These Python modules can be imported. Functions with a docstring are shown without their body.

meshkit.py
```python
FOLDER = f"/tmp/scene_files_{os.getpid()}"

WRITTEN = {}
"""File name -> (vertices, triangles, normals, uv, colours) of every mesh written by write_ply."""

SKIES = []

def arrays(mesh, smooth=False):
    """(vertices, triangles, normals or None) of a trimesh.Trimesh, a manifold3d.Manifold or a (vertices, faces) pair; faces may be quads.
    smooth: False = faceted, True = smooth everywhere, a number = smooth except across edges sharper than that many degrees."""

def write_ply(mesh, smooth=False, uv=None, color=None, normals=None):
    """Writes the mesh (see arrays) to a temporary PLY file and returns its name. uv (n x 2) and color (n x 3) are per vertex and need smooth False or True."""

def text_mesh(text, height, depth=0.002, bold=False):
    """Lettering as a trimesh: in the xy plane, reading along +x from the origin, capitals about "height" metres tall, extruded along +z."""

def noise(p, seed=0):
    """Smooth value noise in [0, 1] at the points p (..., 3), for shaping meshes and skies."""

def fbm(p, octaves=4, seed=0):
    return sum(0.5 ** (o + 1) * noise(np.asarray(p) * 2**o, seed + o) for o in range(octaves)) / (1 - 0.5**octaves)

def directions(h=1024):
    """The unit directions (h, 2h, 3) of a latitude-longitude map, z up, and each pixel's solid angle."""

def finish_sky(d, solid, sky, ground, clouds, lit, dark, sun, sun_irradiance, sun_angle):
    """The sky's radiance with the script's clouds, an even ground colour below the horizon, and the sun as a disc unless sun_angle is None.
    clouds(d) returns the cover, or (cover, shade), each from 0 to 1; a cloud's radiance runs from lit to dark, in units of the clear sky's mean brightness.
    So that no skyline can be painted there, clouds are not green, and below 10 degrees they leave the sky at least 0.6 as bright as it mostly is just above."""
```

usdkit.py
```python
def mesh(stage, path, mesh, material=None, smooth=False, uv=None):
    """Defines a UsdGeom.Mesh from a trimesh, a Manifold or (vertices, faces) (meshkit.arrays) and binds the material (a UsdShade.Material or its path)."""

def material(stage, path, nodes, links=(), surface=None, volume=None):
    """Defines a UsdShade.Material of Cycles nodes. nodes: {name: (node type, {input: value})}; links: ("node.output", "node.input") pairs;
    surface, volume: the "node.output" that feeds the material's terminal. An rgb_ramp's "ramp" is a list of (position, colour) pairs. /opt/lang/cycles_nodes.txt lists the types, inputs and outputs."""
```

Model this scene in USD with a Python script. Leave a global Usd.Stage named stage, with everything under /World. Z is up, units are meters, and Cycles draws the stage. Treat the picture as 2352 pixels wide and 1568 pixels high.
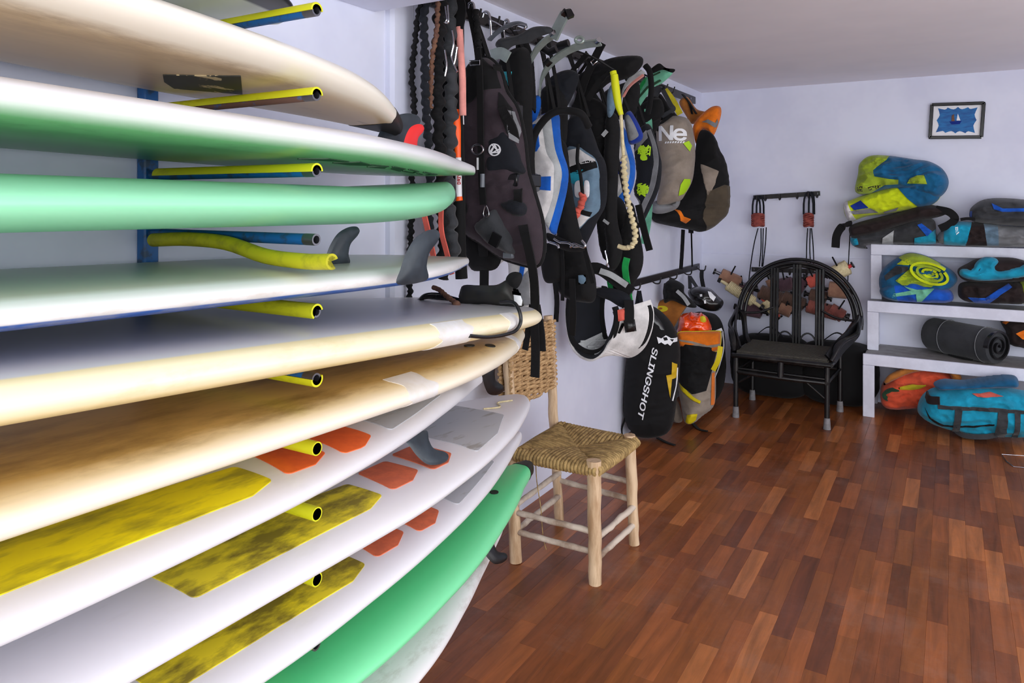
import math, random
import numpy as np, trimesh, shapely
from shapely.geometry import Polygon, Point, LineString
from scipy.spatial import Delaunay
from scipy.interpolate import PchipInterpolator
from pxr import Usd, UsdGeom, UsdLux, UsdShade, Gf, Sdf, Vt
import usdkit, meshkit

# ---------------------------------------------------------------- camera, light, exposure
stage = Usd.Stage.CreateInMemory()
UsdGeom.SetStageUpAxis(stage, 'Z'); UsdGeom.SetStageMetersPerUnit(stage, 1.0)
UsdGeom.Xform.Define(stage, '/World'); UsdGeom.Scope.Define(stage, '/World/Looks')
FPX, YAW, CY, EYE = 1698.66, 0.5364, 455.92, 1.5           # lens in pixels of the 2352 wide frame, heading, horizon row, eye height
FWD = np.array([-math.sin(YAW), math.cos(YAW), 0]); RGT = np.array([math.cos(YAW), math.sin(YAW), 0]); CAM = np.array([0, 0, EYE])
cam = UsdGeom.Camera.Define(stage, '/World/camera')
cam.CreateHorizontalApertureAttr(36.0); cam.CreateVerticalApertureAttr(24.0)
cam.CreateFocalLengthAttr(36.0 * FPX / 2352); cam.CreateVerticalApertureOffsetAttr(-(784 - CY) / 2352 * 36.0)
cam.CreateClippingRangeAttr((0.05, 100.0)); cam.CreateFStopAttr(0.0); cam.CreateFocusDistanceAttr(3.0)
cam.AddTransformOp().Set(Gf.Matrix4d(*RGT, 0, 0, 0, 1, 0, *(-FWD), 0, *CAM, 1))
cam.CreateExposureAttr(-0.5)
dome = UsdLux.DomeLight.Define(stage, '/World/sky_light'); dome.CreateIntensityAttr(1.0); dome.CreateColorAttr((0.93, 0.96, 1.0))

def area(name, pos, to, w, h, power, col=(1, 1, 1)):
    L = UsdLux.RectLight.Define(stage, '/World/' + name); L.CreateWidthAttr(w); L.CreateHeightAttr(h); L.CreateIntensityAttr(power); L.CreateColorAttr(col)
    z = np.array(pos, float) - np.array(to, float); z /= np.linalg.norm(z); x = np.cross([0, 0, 1], z); x /= np.linalg.norm(x); y = np.cross(z, x)
    L.AddTransformOp().Set(Gf.Matrix4d(*x, 0, *y, 0, *z, 0, *map(float, pos), 1))
# daylight through the open shop front beside and behind the camera
area('daylight_front', (2.5, 0.6, 1.2), (0.5, 1.6, 1.75), 3.4, 2.2, 2.9, (0.98, 0.99, 1.0))
area('daylight_rear', (-0.5, -1.75, 1.3), (-0.6, 2.0, 1.75), 3.4, 2.1, 3.4, (0.98, 0.99, 1.0))
area('daylight_window', (2.56, 4.1, 1.3), (-0.6, 4.7, 1.9), 2.2, 1.7, 5.0, (0.98, 0.99, 1.0))

# ---------------------------------------------------------------- helpers: naming
USED = {}
def numbered(path):
    n = USED.get(path, 0); USED[path] = n + 1
    return path if n == 0 else f'{path}_{n:03d}'
class Obj:
    def __init__(s, path, loc): s.path, s.loc = path, np.array(loc, float)
    def prim(s): return stage.GetPrimAtPath(s.path)
def meta(o, label=None, cat=None, group=None, kind=None):
    p = o.prim()
    for k, v in (('label', label), ('category', cat), ('group', group), ('kind', kind)):
        if v: p.SetCustomDataByKey(k, v)
    return o
def thing(name, label, cat, loc=(0, 0, 0), group=None):
    o = Obj(numbered('/World/' + name), loc)
    x = UsdGeom.Xform.Define(stage, o.path); x.AddTranslateOp().Set(Gf.Vec3d(*map(float, loc)))
    return meta(o, label, cat, group)
def va(m):
    if isinstance(m, tuple): return np.asarray(m[0], float), np.asarray(m[1], int)
    v, f, _ = meshkit.arrays(m); return v, f
def tri(f):
    f = np.asarray(f)
    return np.vstack([f[:, [0, 1, 2]], f[:, [0, 2, 3]]]) if f.shape[1] == 4 else f
def cat(*ms):
    V, F, n = [], [], 0
    for m in ms:
        v, f = va(m); V.append(v); F.append(tri(f) + n); n += len(v)
    return np.vstack(V), np.vstack(F)
def part(o, name, m, mat, smooth=40, label=None, kind=None, attr=None):
    """one Mesh prim under o (a thing or a part); m in world coordinates"""
    if isinstance(m, list): return [part(o, name, g, mat, smooth, label, kind) for g in m][-1]
    v, f = va(m); v = v - o.loc
    q = Obj(numbered(o.path + '/' + name), o.loc)
    if attr is not None:
        g = usdkit.mesh(stage, q.path, (v, tri(f)), M(mat), smooth=True)
        UsdGeom.PrimvarsAPI(g).CreatePrimvar('zone', Sdf.ValueTypeNames.FloatArray, 'vertex').Set(Vt.FloatArray.FromNumpy(np.asarray(attr, np.float32)))
    else:
        usdkit.mesh(stage, q.path, (v, tri(f)), M(mat), smooth=smooth)
    return meta(q, label, kind=kind) if (label or kind) else q
def solo(name, m, mat, label, ct, loc=None, smooth=40, group=None, kind=None):
    """a thing that is a single mesh"""
    v, f = va(m); loc = v.mean(0) * [1, 1, 0] + [0, 0, v[:, 2].min()] if loc is None else np.array(loc, float)
    o = Obj(numbered('/World/' + name), loc)
    g = usdkit.mesh(stage, o.path, (v - loc, tri(f)), M(mat), smooth=smooth); g.AddTranslateOp().Set(Gf.Vec3d(*map(float, loc)))
    return meta(o, label, ct, group, kind)
ROOT = Obj('/World', (0, 0, 0))
def structure(name, m, mat, smooth=False, parent=ROOT):
    return meta(part(parent, name, m, mat, smooth), kind='structure' if parent is ROOT else None)

# ---------------------------------------------------------------- helpers: materials
MATS = {}
def lin(c):
    c = np.array(c, float) / 255.0
    return np.where(c <= 0.04045, c / 12.92, ((c + 0.055) / 1.055) ** 2.4)
def M(x):
    return MATS[x] if isinstance(x, str) else x
def mat(name, col, rough=0.5, var=None, scale=6.0, amount=1.0, stretch=(1, 1, 1), bump=0.0, bscale=40.0, metal=0.0, sheen=0.0, spec=0.5, ramp=(0.4, 0.62), coat=0.0, detail=5):
    """principled; var = second colour mixed in by stretched noise between the ramp stops"""
    n = {'p': ('principled_bsdf', {'base_color': lin(col), 'roughness': rough, 'metallic': metal, 'sheen_weight': sheen, 'specular_ior_level': spec, 'coat_weight': coat})}
    L = []
    if var is not None or bump:
        n['t'] = ('texture_coordinate', {}); n['m'] = ('mapping', {'scale': stretch}); L.append(('t.object', 'm.vector'))
    if var is not None:
        a, b = lin(col), lin(var)
        n['n'] = ('noise_texture', {'scale': scale, 'detail': detail, 'roughness': 0.6})
        n['r'] = ('rgb_ramp', {'ramp': [(0, a), (ramp[0], a), (ramp[1], a + (b - a) * amount), (1, a + (b - a) * amount)]})
        L += [('m.vector', 'n.vector'), ('n.fac', 'r.fac'), ('r.color', 'p.base_color')]
    if bump:
        n['bn'] = ('noise_texture', {'scale': bscale, 'detail': 3}); n['b'] = ('bump', {'strength': bump, 'distance': 0.004})
        L += [('m.vector', 'bn.vector'), ('bn.fac', 'b.height'), ('b.normal', 'p.normal')]
    MATS[name] = usdkit.material(stage, '/World/Looks/' + name, n, L, surface='p.BSDF')
    return MATS[name]
def zone_mat(name, stops, rough=0.35, wob=0.12, scale=5.0, stretch=(1, 0.35, 1), dirt=None, dscale=9.0, dramp=(0.5, 0.68), damt=0.8, dzone=(2, 3), coat=0.3):
    """colour by the board's own girth coordinate (0 = bottom stringer, 0.5 = rail, 1 = deck stringer), edge broken up by noise; dirt smeared where zone lies in dzone"""
    n = {'p': ('principled_bsdf', {'roughness': rough, 'coat_weight': coat, 'coat_roughness': 0.25}), 'a': ('attribute', {'attribute': 'zone'}),
         't': ('texture_coordinate', {}), 'm': ('mapping', {'scale': stretch}), 'n': ('noise_texture', {'scale': scale, 'detail': 5, 'roughness': 0.65}),
         'k': ('math', {'math_type': 'multiply_add', 'value2': wob, 'value3': -wob / 2}), 's': ('math', {'math_type': 'add'}),
         'r': ('rgb_ramp', {'ramp': [(p, lin(c)) for p, c in stops]})}
    L = [('t.object', 'm.vector'), ('m.vector', 'n.vector'), ('n.fac', 'k.value1'), ('k.value', 's.value1'), ('a.fac', 's.value2'), ('s.value', 'r.fac')]
    if dirt is None: L.append(('r.color', 'p.base_color'))
    else:
        n['dn'] = ('noise_texture', {'scale': dscale, 'detail': 8, 'roughness': 0.7}); n['dr'] = ('rgb_ramp', {'ramp': [(0, (0, 0, 0)), (dramp[0], (0, 0, 0)), (dramp[1], (damt,) * 3), (1, (damt,) * 3)]})
        d0, d1 = dzone
        n['dz'] = ('rgb_ramp', {'ramp': [(0, (0, 0, 0)), (max(d0 - 0.08, 0.001), (0, 0, 0)), (d0, (1, 1, 1)), (min(d1, 0.999), (1, 1, 1)), (min(d1 + 0.08, 1.0), (0 if d1 < 1 else 1,) * 3)]})
        n['mm'] = ('mix', {'mix_type': 'multiply', 'fac': 1.0}); n['mx'] = ('mix', {'mix_type': 'mix', 'color2': lin(dirt)})
        L += [('m.vector', 'dn.vector'), ('dn.fac', 'dr.fac'), ('s.value', 'dz.fac'), ('dr.color', 'mm.color1'), ('dz.color', 'mm.color2'), ('mm.color', 'mx.fac'), ('r.color', 'mx.color1'), ('mx.color', 'p.base_color')]
    MATS[name] = usdkit.material(stage, '/World/Looks/' + name, n, L, surface='p.BSDF')

# ---------------------------------------------------------------- helpers: geometry
def ray(px, py): return FWD + RGT * ((px - 1176) / FPX) + np.array([0, 0, (CY - py) / FPX])
def on(px, py, ax, val):
    """the point of the plane axis ax = val that the photograph shows at the pixel"""
    d = ray(px, py); return CAM + d * ((val - CAM[ax]) / d[ax])
def project(P):
    P = np.asarray(P, float) - CAM; d = P @ FWD
    return np.stack([1176 + FPX * (P @ RGT) / d, CY - FPX * P[..., 2] / d], -1), d
def crom(pts, n=8, closed=False):
    p = np.asarray(pts, float); k = len(p)
    if k < 3 and not closed: return p
    q = np.vstack([p[-1:], p, p[:2]]) if closed else np.vstack([2 * p[0] - p[1], p, 2 * p[-1] - p[-2]])
    out = []
    for i in range(k if closed else k - 1):
        a, b, c, d = q[i], q[i + 1], q[i + 2], q[i + 3]
        for t in np.arange(n) / n:
            out.append(0.5 * (2 * b + (c - a) * t + (2 * a - 5 * b + 4 * c - d) * t * t + (3 * b - a - 3 * c + d) * t ** 3))
    if not closed: out.append(p[-1])
    return np.array(out)
def frames(p, closed=False):
    t = np.roll(p, -1, 0) - np.roll(p, 1, 0) if closed else np.gradient(p, axis=0)
    t /= np.linalg.norm(t, axis=1, keepdims=True) + 1e-12
    a = np.cross(t[0], [0, 0, 1.0] if abs(t[0][2]) < 0.9 else [1.0, 0, 0]); A = []
    for k in range(len(p)):
        a = a - t[k] * (a @ t[k]); a /= np.linalg.norm(a) + 1e-12; A.append(a.copy())
    A = np.array(A); return t, A, np.cross(t, A)
def sweep(p, prof, closed=False, A=None, scale=None):
    """closed 2D profile swept along the polyline; A: per-point first axis"""
    p = np.asarray(p, float); t, a, b = frames(p, closed)
    if A is not None:
        a = np.broadcast_to(np.asarray(A, float), p.shape); a = a - t * (a * t).sum(1, keepdims=True); a = a / (np.linalg.norm(a, axis=1, keepdims=True) + 1e-9); b = np.cross(t, a)
    prof = np.asarray(prof, float); m, n = len(prof), len(p); s = np.ones(n) if scale is None else np.asarray(scale, float)
    v = p[:, None] + s[:, None, None] * (prof[None, :, 0, None] * a[:, None] + prof[None, :, 1, None] * b[:, None])
    i, j = np.meshgrid(np.arange(n if closed else n - 1), np.arange(m), indexing='ij'); i2 = (i + 1) % n
    q = np.stack([i * m + j, i2 * m + j, i2 * m + (j + 1) % m, i * m + (j + 1) % m], -1).reshape(-1, 4); f = tri(q)
    v = v.reshape(-1, 3)
    if not closed:
        c0, c1 = len(v), len(v) + 1; v = np.vstack([v, v[:m].mean(0), v[-1 - 0 - m + 1 - 0:][:m].mean(0)]); jj = np.arange(m); e = (n - 1) * m
        f = np.vstack([f, np.stack([np.full(m, c0), jj, (jj + 1) % m], 1), np.stack([np.full(m, c1), e + (jj + 1) % m, e + jj], 1)])
    return v, f
def circ(r, n=8): a = np.arange(n) * 2 * math.pi / n; return np.stack([np.cos(a) * r, np.sin(a) * r], 1)
def tube(p, r, n=8, closed=False, sm=0):
    p = crom(p, sm, closed) if sm else np.asarray(p, float)
    if np.ndim(r) and len(r) != len(p): r = np.interp(np.linspace(0, 1, len(p)), np.linspace(0, 1, len(r)), r)
    return sweep(p, circ(1.0, n), closed, scale=np.broadcast_to(r, (len(p),)))
def strap(p, w, th, side, sm=6, closed=False):
    """flat webbing: width along 'side'"""
    p = crom(p, sm, closed) if sm else np.asarray(p, float)
    return sweep(p, [(-w / 2, -th / 2), (w / 2, -th / 2), (w / 2, th / 2), (-w / 2, th / 2)], closed, A=side)
def box(lo, hi, c=0.0):
    lo, hi = np.minimum(lo, hi).astype(float), np.maximum(lo, hi).astype(float)
    if not c:
        return va(trimesh.creation.box(bounds=[lo, hi]))
    pts = []
    for sx in (0, 1):
        for sy in (0, 1):
            for sz in (0, 1):
                s = np.array([sx, sy, sz]); p = np.where(s, hi, lo); d = np.where(s, -1, 1) * c
                for k in range(3):
                    e = d.copy(); e[k] = 0; pts.append(p + e)
    h = trimesh.convex.convex_hull(np.array(pts)); return va(h)
def bar(a, b, w, h, up=(0, 0, 1), c=0.0):
    a, b = np.asarray(a, float), np.asarray(b, float); up = np.asarray(up, float)
    s = np.cross(b - a, up); pr = [(-w / 2 + c, -h / 2), (w / 2 - c, -h / 2), (w / 2, -h / 2 + c), (w / 2, h / 2 - c), (w / 2 - c, h / 2), (-w / 2 + c, h / 2), (-w / 2, h / 2 - c), (-w / 2, -h / 2 + c)] if c else [(-w / 2, -h / 2), (w / 2, -h / 2), (w / 2, h / 2), (-w / 2, h / 2)]
    return sweep(np.array([a, b]), pr, A=s)
def blob(c, r, seed=0, wr=0.12, freq=6.0, ex=2.6, n=4, rot=0.0, flat=None):
    """wrinkled superellipsoid: a bundle of cloth"""
    s = trimesh.creation.icosphere(n); d = np.array(s.vertices); f = np.array(s.faces)
    k = (np.abs(d) ** ex).sum(1) ** (-1 / ex); p = d * k[:, None]
    q = p * np.asarray(r); w = meshkit.fbm(q * freq + 10 + seed * 7.3, 4, seed) - 0.5; w2 = np.abs(meshkit.noise(q * freq * np.array([.6, 1, 2.2]) + 40 + seed, seed + 3) - 0.5)
    q = q * (1 + wr * 2.0 * w - wr * 0.9 * (0.25 - w2))[:, None]
    if flat is not None: q[:, 2] = np.maximum(q[:, 2], -r[2] * flat)
    cr, sr = math.cos(rot), math.sin(rot); q = np.stack([q[:, 0] * cr - q[:, 1] * sr, q[:, 0] * sr + q[:, 1] * cr, q[:, 2]], 1)
    return q + np.asarray(c), f
def split(m, fn):
    """face sets by the integer fn(centroids)"""
    v, f = va(m); k = np.asarray(fn(v[f].mean(1))); out = {}
    for g in np.unique(k):
        ff = f[k == g]; ids, inv = np.unique(ff, return_inverse=True); out[int(g)] = (v[ids], inv.reshape(-1, 3))
    return out
class Plane:
    """upright plane through (x, y); ang turns its normal from -y towards +x"""
    def __init__(s, x, y, ang=0.0, lean=0.0):
        a = math.radians(ang); l = math.radians(lean); s.o = np.array([x, y, 0.0]); s.u = np.array([math.cos(a), math.sin(a), 0]); n0 = np.array([math.sin(a), -math.cos(a), 0])
        s.n = n0 * math.cos(l) + np.array([0, 0, math.sin(l)]); s.v = np.cross(s.n, s.u) * -1; s.v = s.v if s.v[2] > 0 else -s.v
    def uv(s, px):
        out = []
        for a, b in np.asarray(px, float):
            d = ray(a, b); P = CAM + d * (((s.o - CAM) @ s.n) / (d @ s.n)); out.append(((P - s.o) @ s.u, (P - s.o) @ s.v))
        return np.array(out)
    def pt(s, uv, h=0.0):
        uv = np.atleast_2d(np.asarray(uv, float)); h = np.broadcast_to(np.asarray(h, float), (len(uv),))
        return s.o + uv[:, :1] * s.u + uv[:, 1:2] * s.v + h[:, None] * s.n
    def px(s, pts, h=0.0): return s.pt(s.uv(pts), h)
def fill(poly, res):
    """triangulated polygon: points, triangles, number of boundary points first"""
    B, F, I = [], [], []
    b = np.array(poly.segmentize(res).exterior.coords)[:-1]
    x0, y0, x1, y1 = poly.bounds; gx, gy = np.meshgrid(np.arange(x0, x1, res), np.arange(y0, y1, res * 0.866)); gx = gx + (np.arange(gx.shape[0]) % 2)[:, None] * res / 2
    g = np.stack([gx.ravel(), gy.ravel()], 1); inn = shapely.contains_xy(poly.buffer(-res * 0.45), g[:, 0], g[:, 1]) if not poly.buffer(-res * 0.45).is_empty else np.zeros(len(g), bool)
    P = np.vstack([b, g[inn]]); t = Delaunay(P).simplices; c = P[t].mean(1); t = t[shapely.contains_xy(poly, c[:, 0], c[:, 1])]
    e = P[t]; ar = (e[:, 1, 0] - e[:, 0, 0]) * (e[:, 2, 1] - e[:, 0, 1]) - (e[:, 2, 0] - e[:, 0, 0]) * (e[:, 1, 1] - e[:, 0, 1])
    t[ar < 0] = t[ar < 0][:, ::-1]; t = t[np.abs(ar) > 1e-12]
    return P, t, len(b)
class Pad:
    """padded shape: an outline in a plane, swollen to thickness T over the border width R; h0 lifts it off the plane"""
    def __init__(s, plane, px=None, T=0.02, R=None, back=0.6, res=0.014, sm=True, wr=0.0, seed=0, h0=0.0, uv=None, wf=14.0, over=None):
        s.pl, s.T, s.wr, s.seed, s.h0, s.wf, s.over = plane, T, wr * (1.9 if wf >= 14 else 1.3), seed, h0, wf * 1.25, over
        q = np.asarray(uv, float) if uv is not None else plane.uv(px); q = crom(q, 5, True) if sm else q
        g = Polygon(q).buffer(0); g = max(g.geoms, key=lambda z: z.area) if hasattr(g, 'geoms') else g; s.poly = Polygon(g.exterior)
        s.R = R or 0.5 * math.sqrt(s.poly.area) * 0.7
        P, t, nb = fill(s.poly, res * (.7 if wr >= .008 else 1)); h = s.h(P, True); h[:nb] = 0; m = len(P)
        base = s.base(P)
        front, rear = plane.pt(P, base + h), plane.pt(P, base - back * h)
        idx = np.arange(m); idx2 = np.where(idx < nb, idx, idx + m - nb)
        s.mesh = (np.vstack([front, rear[nb:]]), np.vstack([t, idx2[t][:, ::-1]])); s.nb = nb; s.rim = plane.pt(P[:nb], base[:nb])
    def base(s, P): return s.h0 + (s.over.surf(P) if s.over is not None else 0 * P[:, 0])
    def h(s, P, inside=False):
        P = np.asarray(P, float); d = shapely.distance(s.poly.exterior, shapely.points(P)); k = np.clip(d / s.R, 0, 1); h = s.T * np.sqrt(1 - (1 - k) ** 2)
        if s.wr:
            q = np.stack([P[:, 0] * s.wf + P[:, 1] * s.wf * .35, P[:, 1] * s.wf - P[:, 0] * s.wf * .2, 0 * P[:, 0] + s.seed * 3.1], 1); q = q + 0.8 * (meshkit.fbm(q * .6 + 5, 2, s.seed + 9)[:, None] - .5)
            r = 1 - np.abs(2 * meshkit.noise(q * [.55, 1.25, 1], s.seed) - 1); r2 = 1 - np.abs(2 * meshkit.noise(q * [1.3, 2.6, 1] + 7, s.seed + 2) - 1)
            h = h + s.wr * np.minimum(d / 0.03, 1) * ((r - .55) * 1.5 + (r2 - .55) * .8)
        return np.where(shapely.contains_xy(s.poly, P[:, 0], P[:, 1]) | inside, h, 0)
    def surf(s, P): return s.base(P) + s.h(P)
    def decal(s, polys, eps=0.002, th=0.0015, res=0.008):
        """flat print or appliqué lying on the swollen front"""
        out = []
        for g in polys:
            g = g if isinstance(g, Polygon) else Polygon(g)
            g = g.buffer(0); 
            for gg in (g.geoms if hasattr(g, 'geoms') else [g]):
                if gg.area < 1e-7: continue
                P, t, nb = fillh(gg, res)
                h = s.surf(P); n = len(P); top = s.pl.pt(P, h + eps + th + s.wr * .22); bot = s.pl.pt(P, h - 0.001); F = [t, t[:, ::-1] + n]
                at = 0
                for k in nb:
                    i = np.arange(k) + at; j = np.roll(i, -1); F += [np.stack([i, i + n, j + n], 1), np.stack([i, j + n, j], 1)]; at += k
                out.append((np.vstack([top, bot]), np.vstack(F)))
        return cat(*out)
def fillh(poly, res):
    """like fill, for a polygon with holes"""
    rings = [poly.exterior] + list(poly.interiors); B = [np.array(LineString(r).segmentize(res).coords)[:-1] for r in rings]
    B[0] = B[0] if poly.exterior.is_ccw else B[0][::-1]; B[1:] = [b if not r.is_ccw else b[::-1] for b, r in zip(B[1:], rings[1:])]
    x0, y0, x1, y1 = poly.bounds; gx, gy = np.meshgrid(np.arange(x0, x1, res), np.arange(y0, y1, res)); g = np.stack([gx.ravel(), gy.ravel()], 1); bb = poly.buffer(-res * .45)
    inn = shapely.contains_xy(bb, g[:, 0], g[:, 1]) if not bb.is_empty else np.zeros(len(g), bool)
    P = np.vstack(B + [g[inn]]); t = Delaunay(P).simplices; c = P[t].mean(1); t = t[shapely.contains_xy(poly, c[:, 0], c[:, 1])]
    e = P[t]; ar = (e[:, 1, 0] - e[:, 0, 0]) * (e[:, 2, 1] - e[:, 0, 1]) - (e[:, 2, 0] - e[:, 0, 0]) * (e[:, 1, 1] - e[:, 0, 1]); t[ar < 0] = t[ar < 0][:, ::-1]
    return P, t[np.abs(ar) > 1e-12], [len(b) for b in B]
def glyphs(text, height, bold=True):
    """outlines of lettering as shapely polygons, baseline at the origin"""
    m = meshkit.text_mesh(text, height, 0.002, bold); v = np.array(m.vertices); f = np.array(m.faces); n = np.array(m.face_normals); f = f[n[:, 2] > 0.9]
    g = shapely.union_all([Polygon(v[x][:, :2]).buffer(1e-5) for x in f]); return list(g.geoms) if hasattr(g, 'geoms') else [g]
def place(polys, at, ang=0.0, sx=1.0, sy=1.0, shear=0.0):
    from shapely import affinity
    c, s = math.cos(ang), math.sin(ang); a, b, d, e = sx, shear * sy, 0.0, sy
    return [affinity.affine_transform(g, [c * a - s * d, c * b - s * e, s * a + c * d, s * b + c * e, at[0], at[1]]) for g in polys]
def coil(a, b, r, turns, wr, n=10):
    """line wound round the axis a-b"""
    a, b = np.asarray(a, float), np.asarray(b, float); t = np.linspace(0, 1, turns * n + 1); ax = (b - a) / np.linalg.norm(b - a); e = np.cross(ax, [0, 0, 1] if abs(ax[2]) < .9 else [1, 0, 0]); e /= np.linalg.norm(e); g = np.cross(ax, e)
    return tube(a + (b - a) * t[:, None] + r * (np.cos(t * turns * 2 * math.pi)[:, None] * e + np.sin(t * turns * 2 * math.pi)[:, None] * g), wr, 5)

# ---------------------------------------------------------------- materials
mat('wall_paint', (226, 229, 246), 0.7, (215, 218, 238), 2.2, 0.8, bump=0.12, bscale=30)
mat('ceiling_paint', (238, 234, 240), 0.8, (230, 227, 234), 1.5, 0.8, bump=0.1, bscale=25)
mat('white_paint', (226, 228, 244), 0.45, (205, 206, 222), 8, 0.6)
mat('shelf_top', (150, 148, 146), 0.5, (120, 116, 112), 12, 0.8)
mat('blue_steel', (16, 92, 158), 0.4, (40, 66, 92), 30, 0.9, ramp=(.5, .62))
mat('rust_steel', (104, 74, 62), 0.6, (60, 92, 140), 18, 0.9, ramp=(.55, .62))
mat('grey_steel', (120, 120, 128), 0.35, metal=0.9)
mat('chrome', (200, 203, 208), 0.15, metal=1.0)
mat('black_steel', (22, 22, 24), 0.4, (44, 38, 36), 20, 0.7)
mat('yellow_foam', (214, 214, 22), 0.6, (150, 148, 22), 26, 0.75, stretch=(0.4, 1, 1), ramp=(.55, .75))
mat('yellow_foam_dirty', (186, 182, 16), 0.6, (120, 116, 24), 22, 0.8, ramp=(.45, .7))
mat('fin_dark', (38, 46, 54), 0.35, (60, 70, 78), 14, 0.6)
mat('fin_black', (14, 15, 17), 0.35)
mat('fin_red', (232, 44, 44), 0.35)
mat('orange_pad', (242, 108, 44), 0.55, (222, 92, 40), 30, 0.6)
mat('orange_worn', (226, 116, 76), 0.6, (196, 98, 68), 30, 0.7)
mat('yellow_band', (244, 226, 4), 0.5, (140, 130, 30), 7, 0.8, stretch=(1.6, .5, 1), ramp=(.52, .66))
mat('yellow_band_dirty', (236, 216, 40), 0.55, (112, 98, 34), 13, 0.9, stretch=(1.4, .6, 1), ramp=(.42, .6), detail=8)
mat('grey_pad', (182, 184, 190), 0.6, (146, 142, 136), 14, 0.8, stretch=(2, .4, 1), ramp=(.56, .66))
mat('repair_white', (240, 240, 244), 0.4, (226, 220, 208), 12, 0.7)
mat('sticker_black', (34, 34, 26), 0.5, (190, 170, 130), 17, 1.0, stretch=(1, .6, 1), ramp=(.6, .62))
mat('tape_black', (34, 34, 34), 0.5, (48, 46, 40), 20, 0.6)
mat('plug_black', (16, 18, 14), 0.5)
mat('ink_green', (24, 60, 32), 0.5)
# floor tones: one material, the tone of each plank from its own number
def plank_mat(name, col, dark, light):
    n = {'p': ('principled_bsdf', {'roughness': 0.36, 'specular_ior_level': 0.45}), 't': ('texture_coordinate', {}), 'm': ('mapping', {'scale': (26, 2.2, 1)}), 'g': ('noise_texture', {'scale': 1.0, 'detail': 6, 'roughness': 0.65, 'distortion': 0.6}),
         'r': ('rgb_ramp', {'ramp': [(0.2, lin(dark)), (0.5, lin(col)), (0.8, lin(light))]}),
         'm2': ('mapping', {'scale': (1, 1, 1)}), 'w': ('noise_texture', {'scale': 1.6, 'detail': 7, 'roughness': 0.7}), 'rr': ('rgb_ramp', {'ramp': [(0.3, (.24,) * 3), (0.7, (.46,) * 3)]}),
         'geo': ('geometry', {}), 'sn': ('noise_texture', {'scale': 2.3, 'detail': 9, 'roughness': 0.75}), 'sr': ('rgb_ramp', {'ramp': [(0, (0, 0, 0)), (.52, (0, 0, 0)), (.8, (.34,) * 3), (1, (.4,) * 3)]}), 'sm': ('mix', {'color2': lin((168, 140, 128))}), 'b': ('bump', {'strength': 0.08, 'distance': 0.002})}
    L = [('t.object', 'm.vector'), ('m.vector', 'g.vector'), ('g.fac', 'r.fac'), ('geo.position', 'sn.vector'), ('sn.fac', 'sr.fac'), ('sr.color', 'sm.fac'), ('r.color', 'sm.color1'), ('sm.color', 'p.base_color'), ('geo.position', 'w.vector'), ('w.fac', 'rr.fac'), ('rr.color', 'p.roughness'), ('g.fac', 'b.height'), ('b.normal', 'p.normal')]
    MATS[name] = usdkit.material(stage, '/World/Looks/' + name, n, L, surface='p.BSDF')
TONES = [((125, 69, 36), (87, 48, 24), (152, 84, 44)), ((139, 79, 38), (96, 55, 26), (168, 96, 46)), ((153, 87, 45), (107, 61, 31), (186, 106, 55)), ((176, 107, 59), (122, 75, 41), (214, 130, 72)), ((110, 60, 34), (76, 42, 23), (133, 72, 41)), ((130, 72, 38), (90, 50, 26), (158, 87, 46))]
for i, t in enumerate(TONES): plank_mat(f'plank_tone_{i}', *t)

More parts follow.
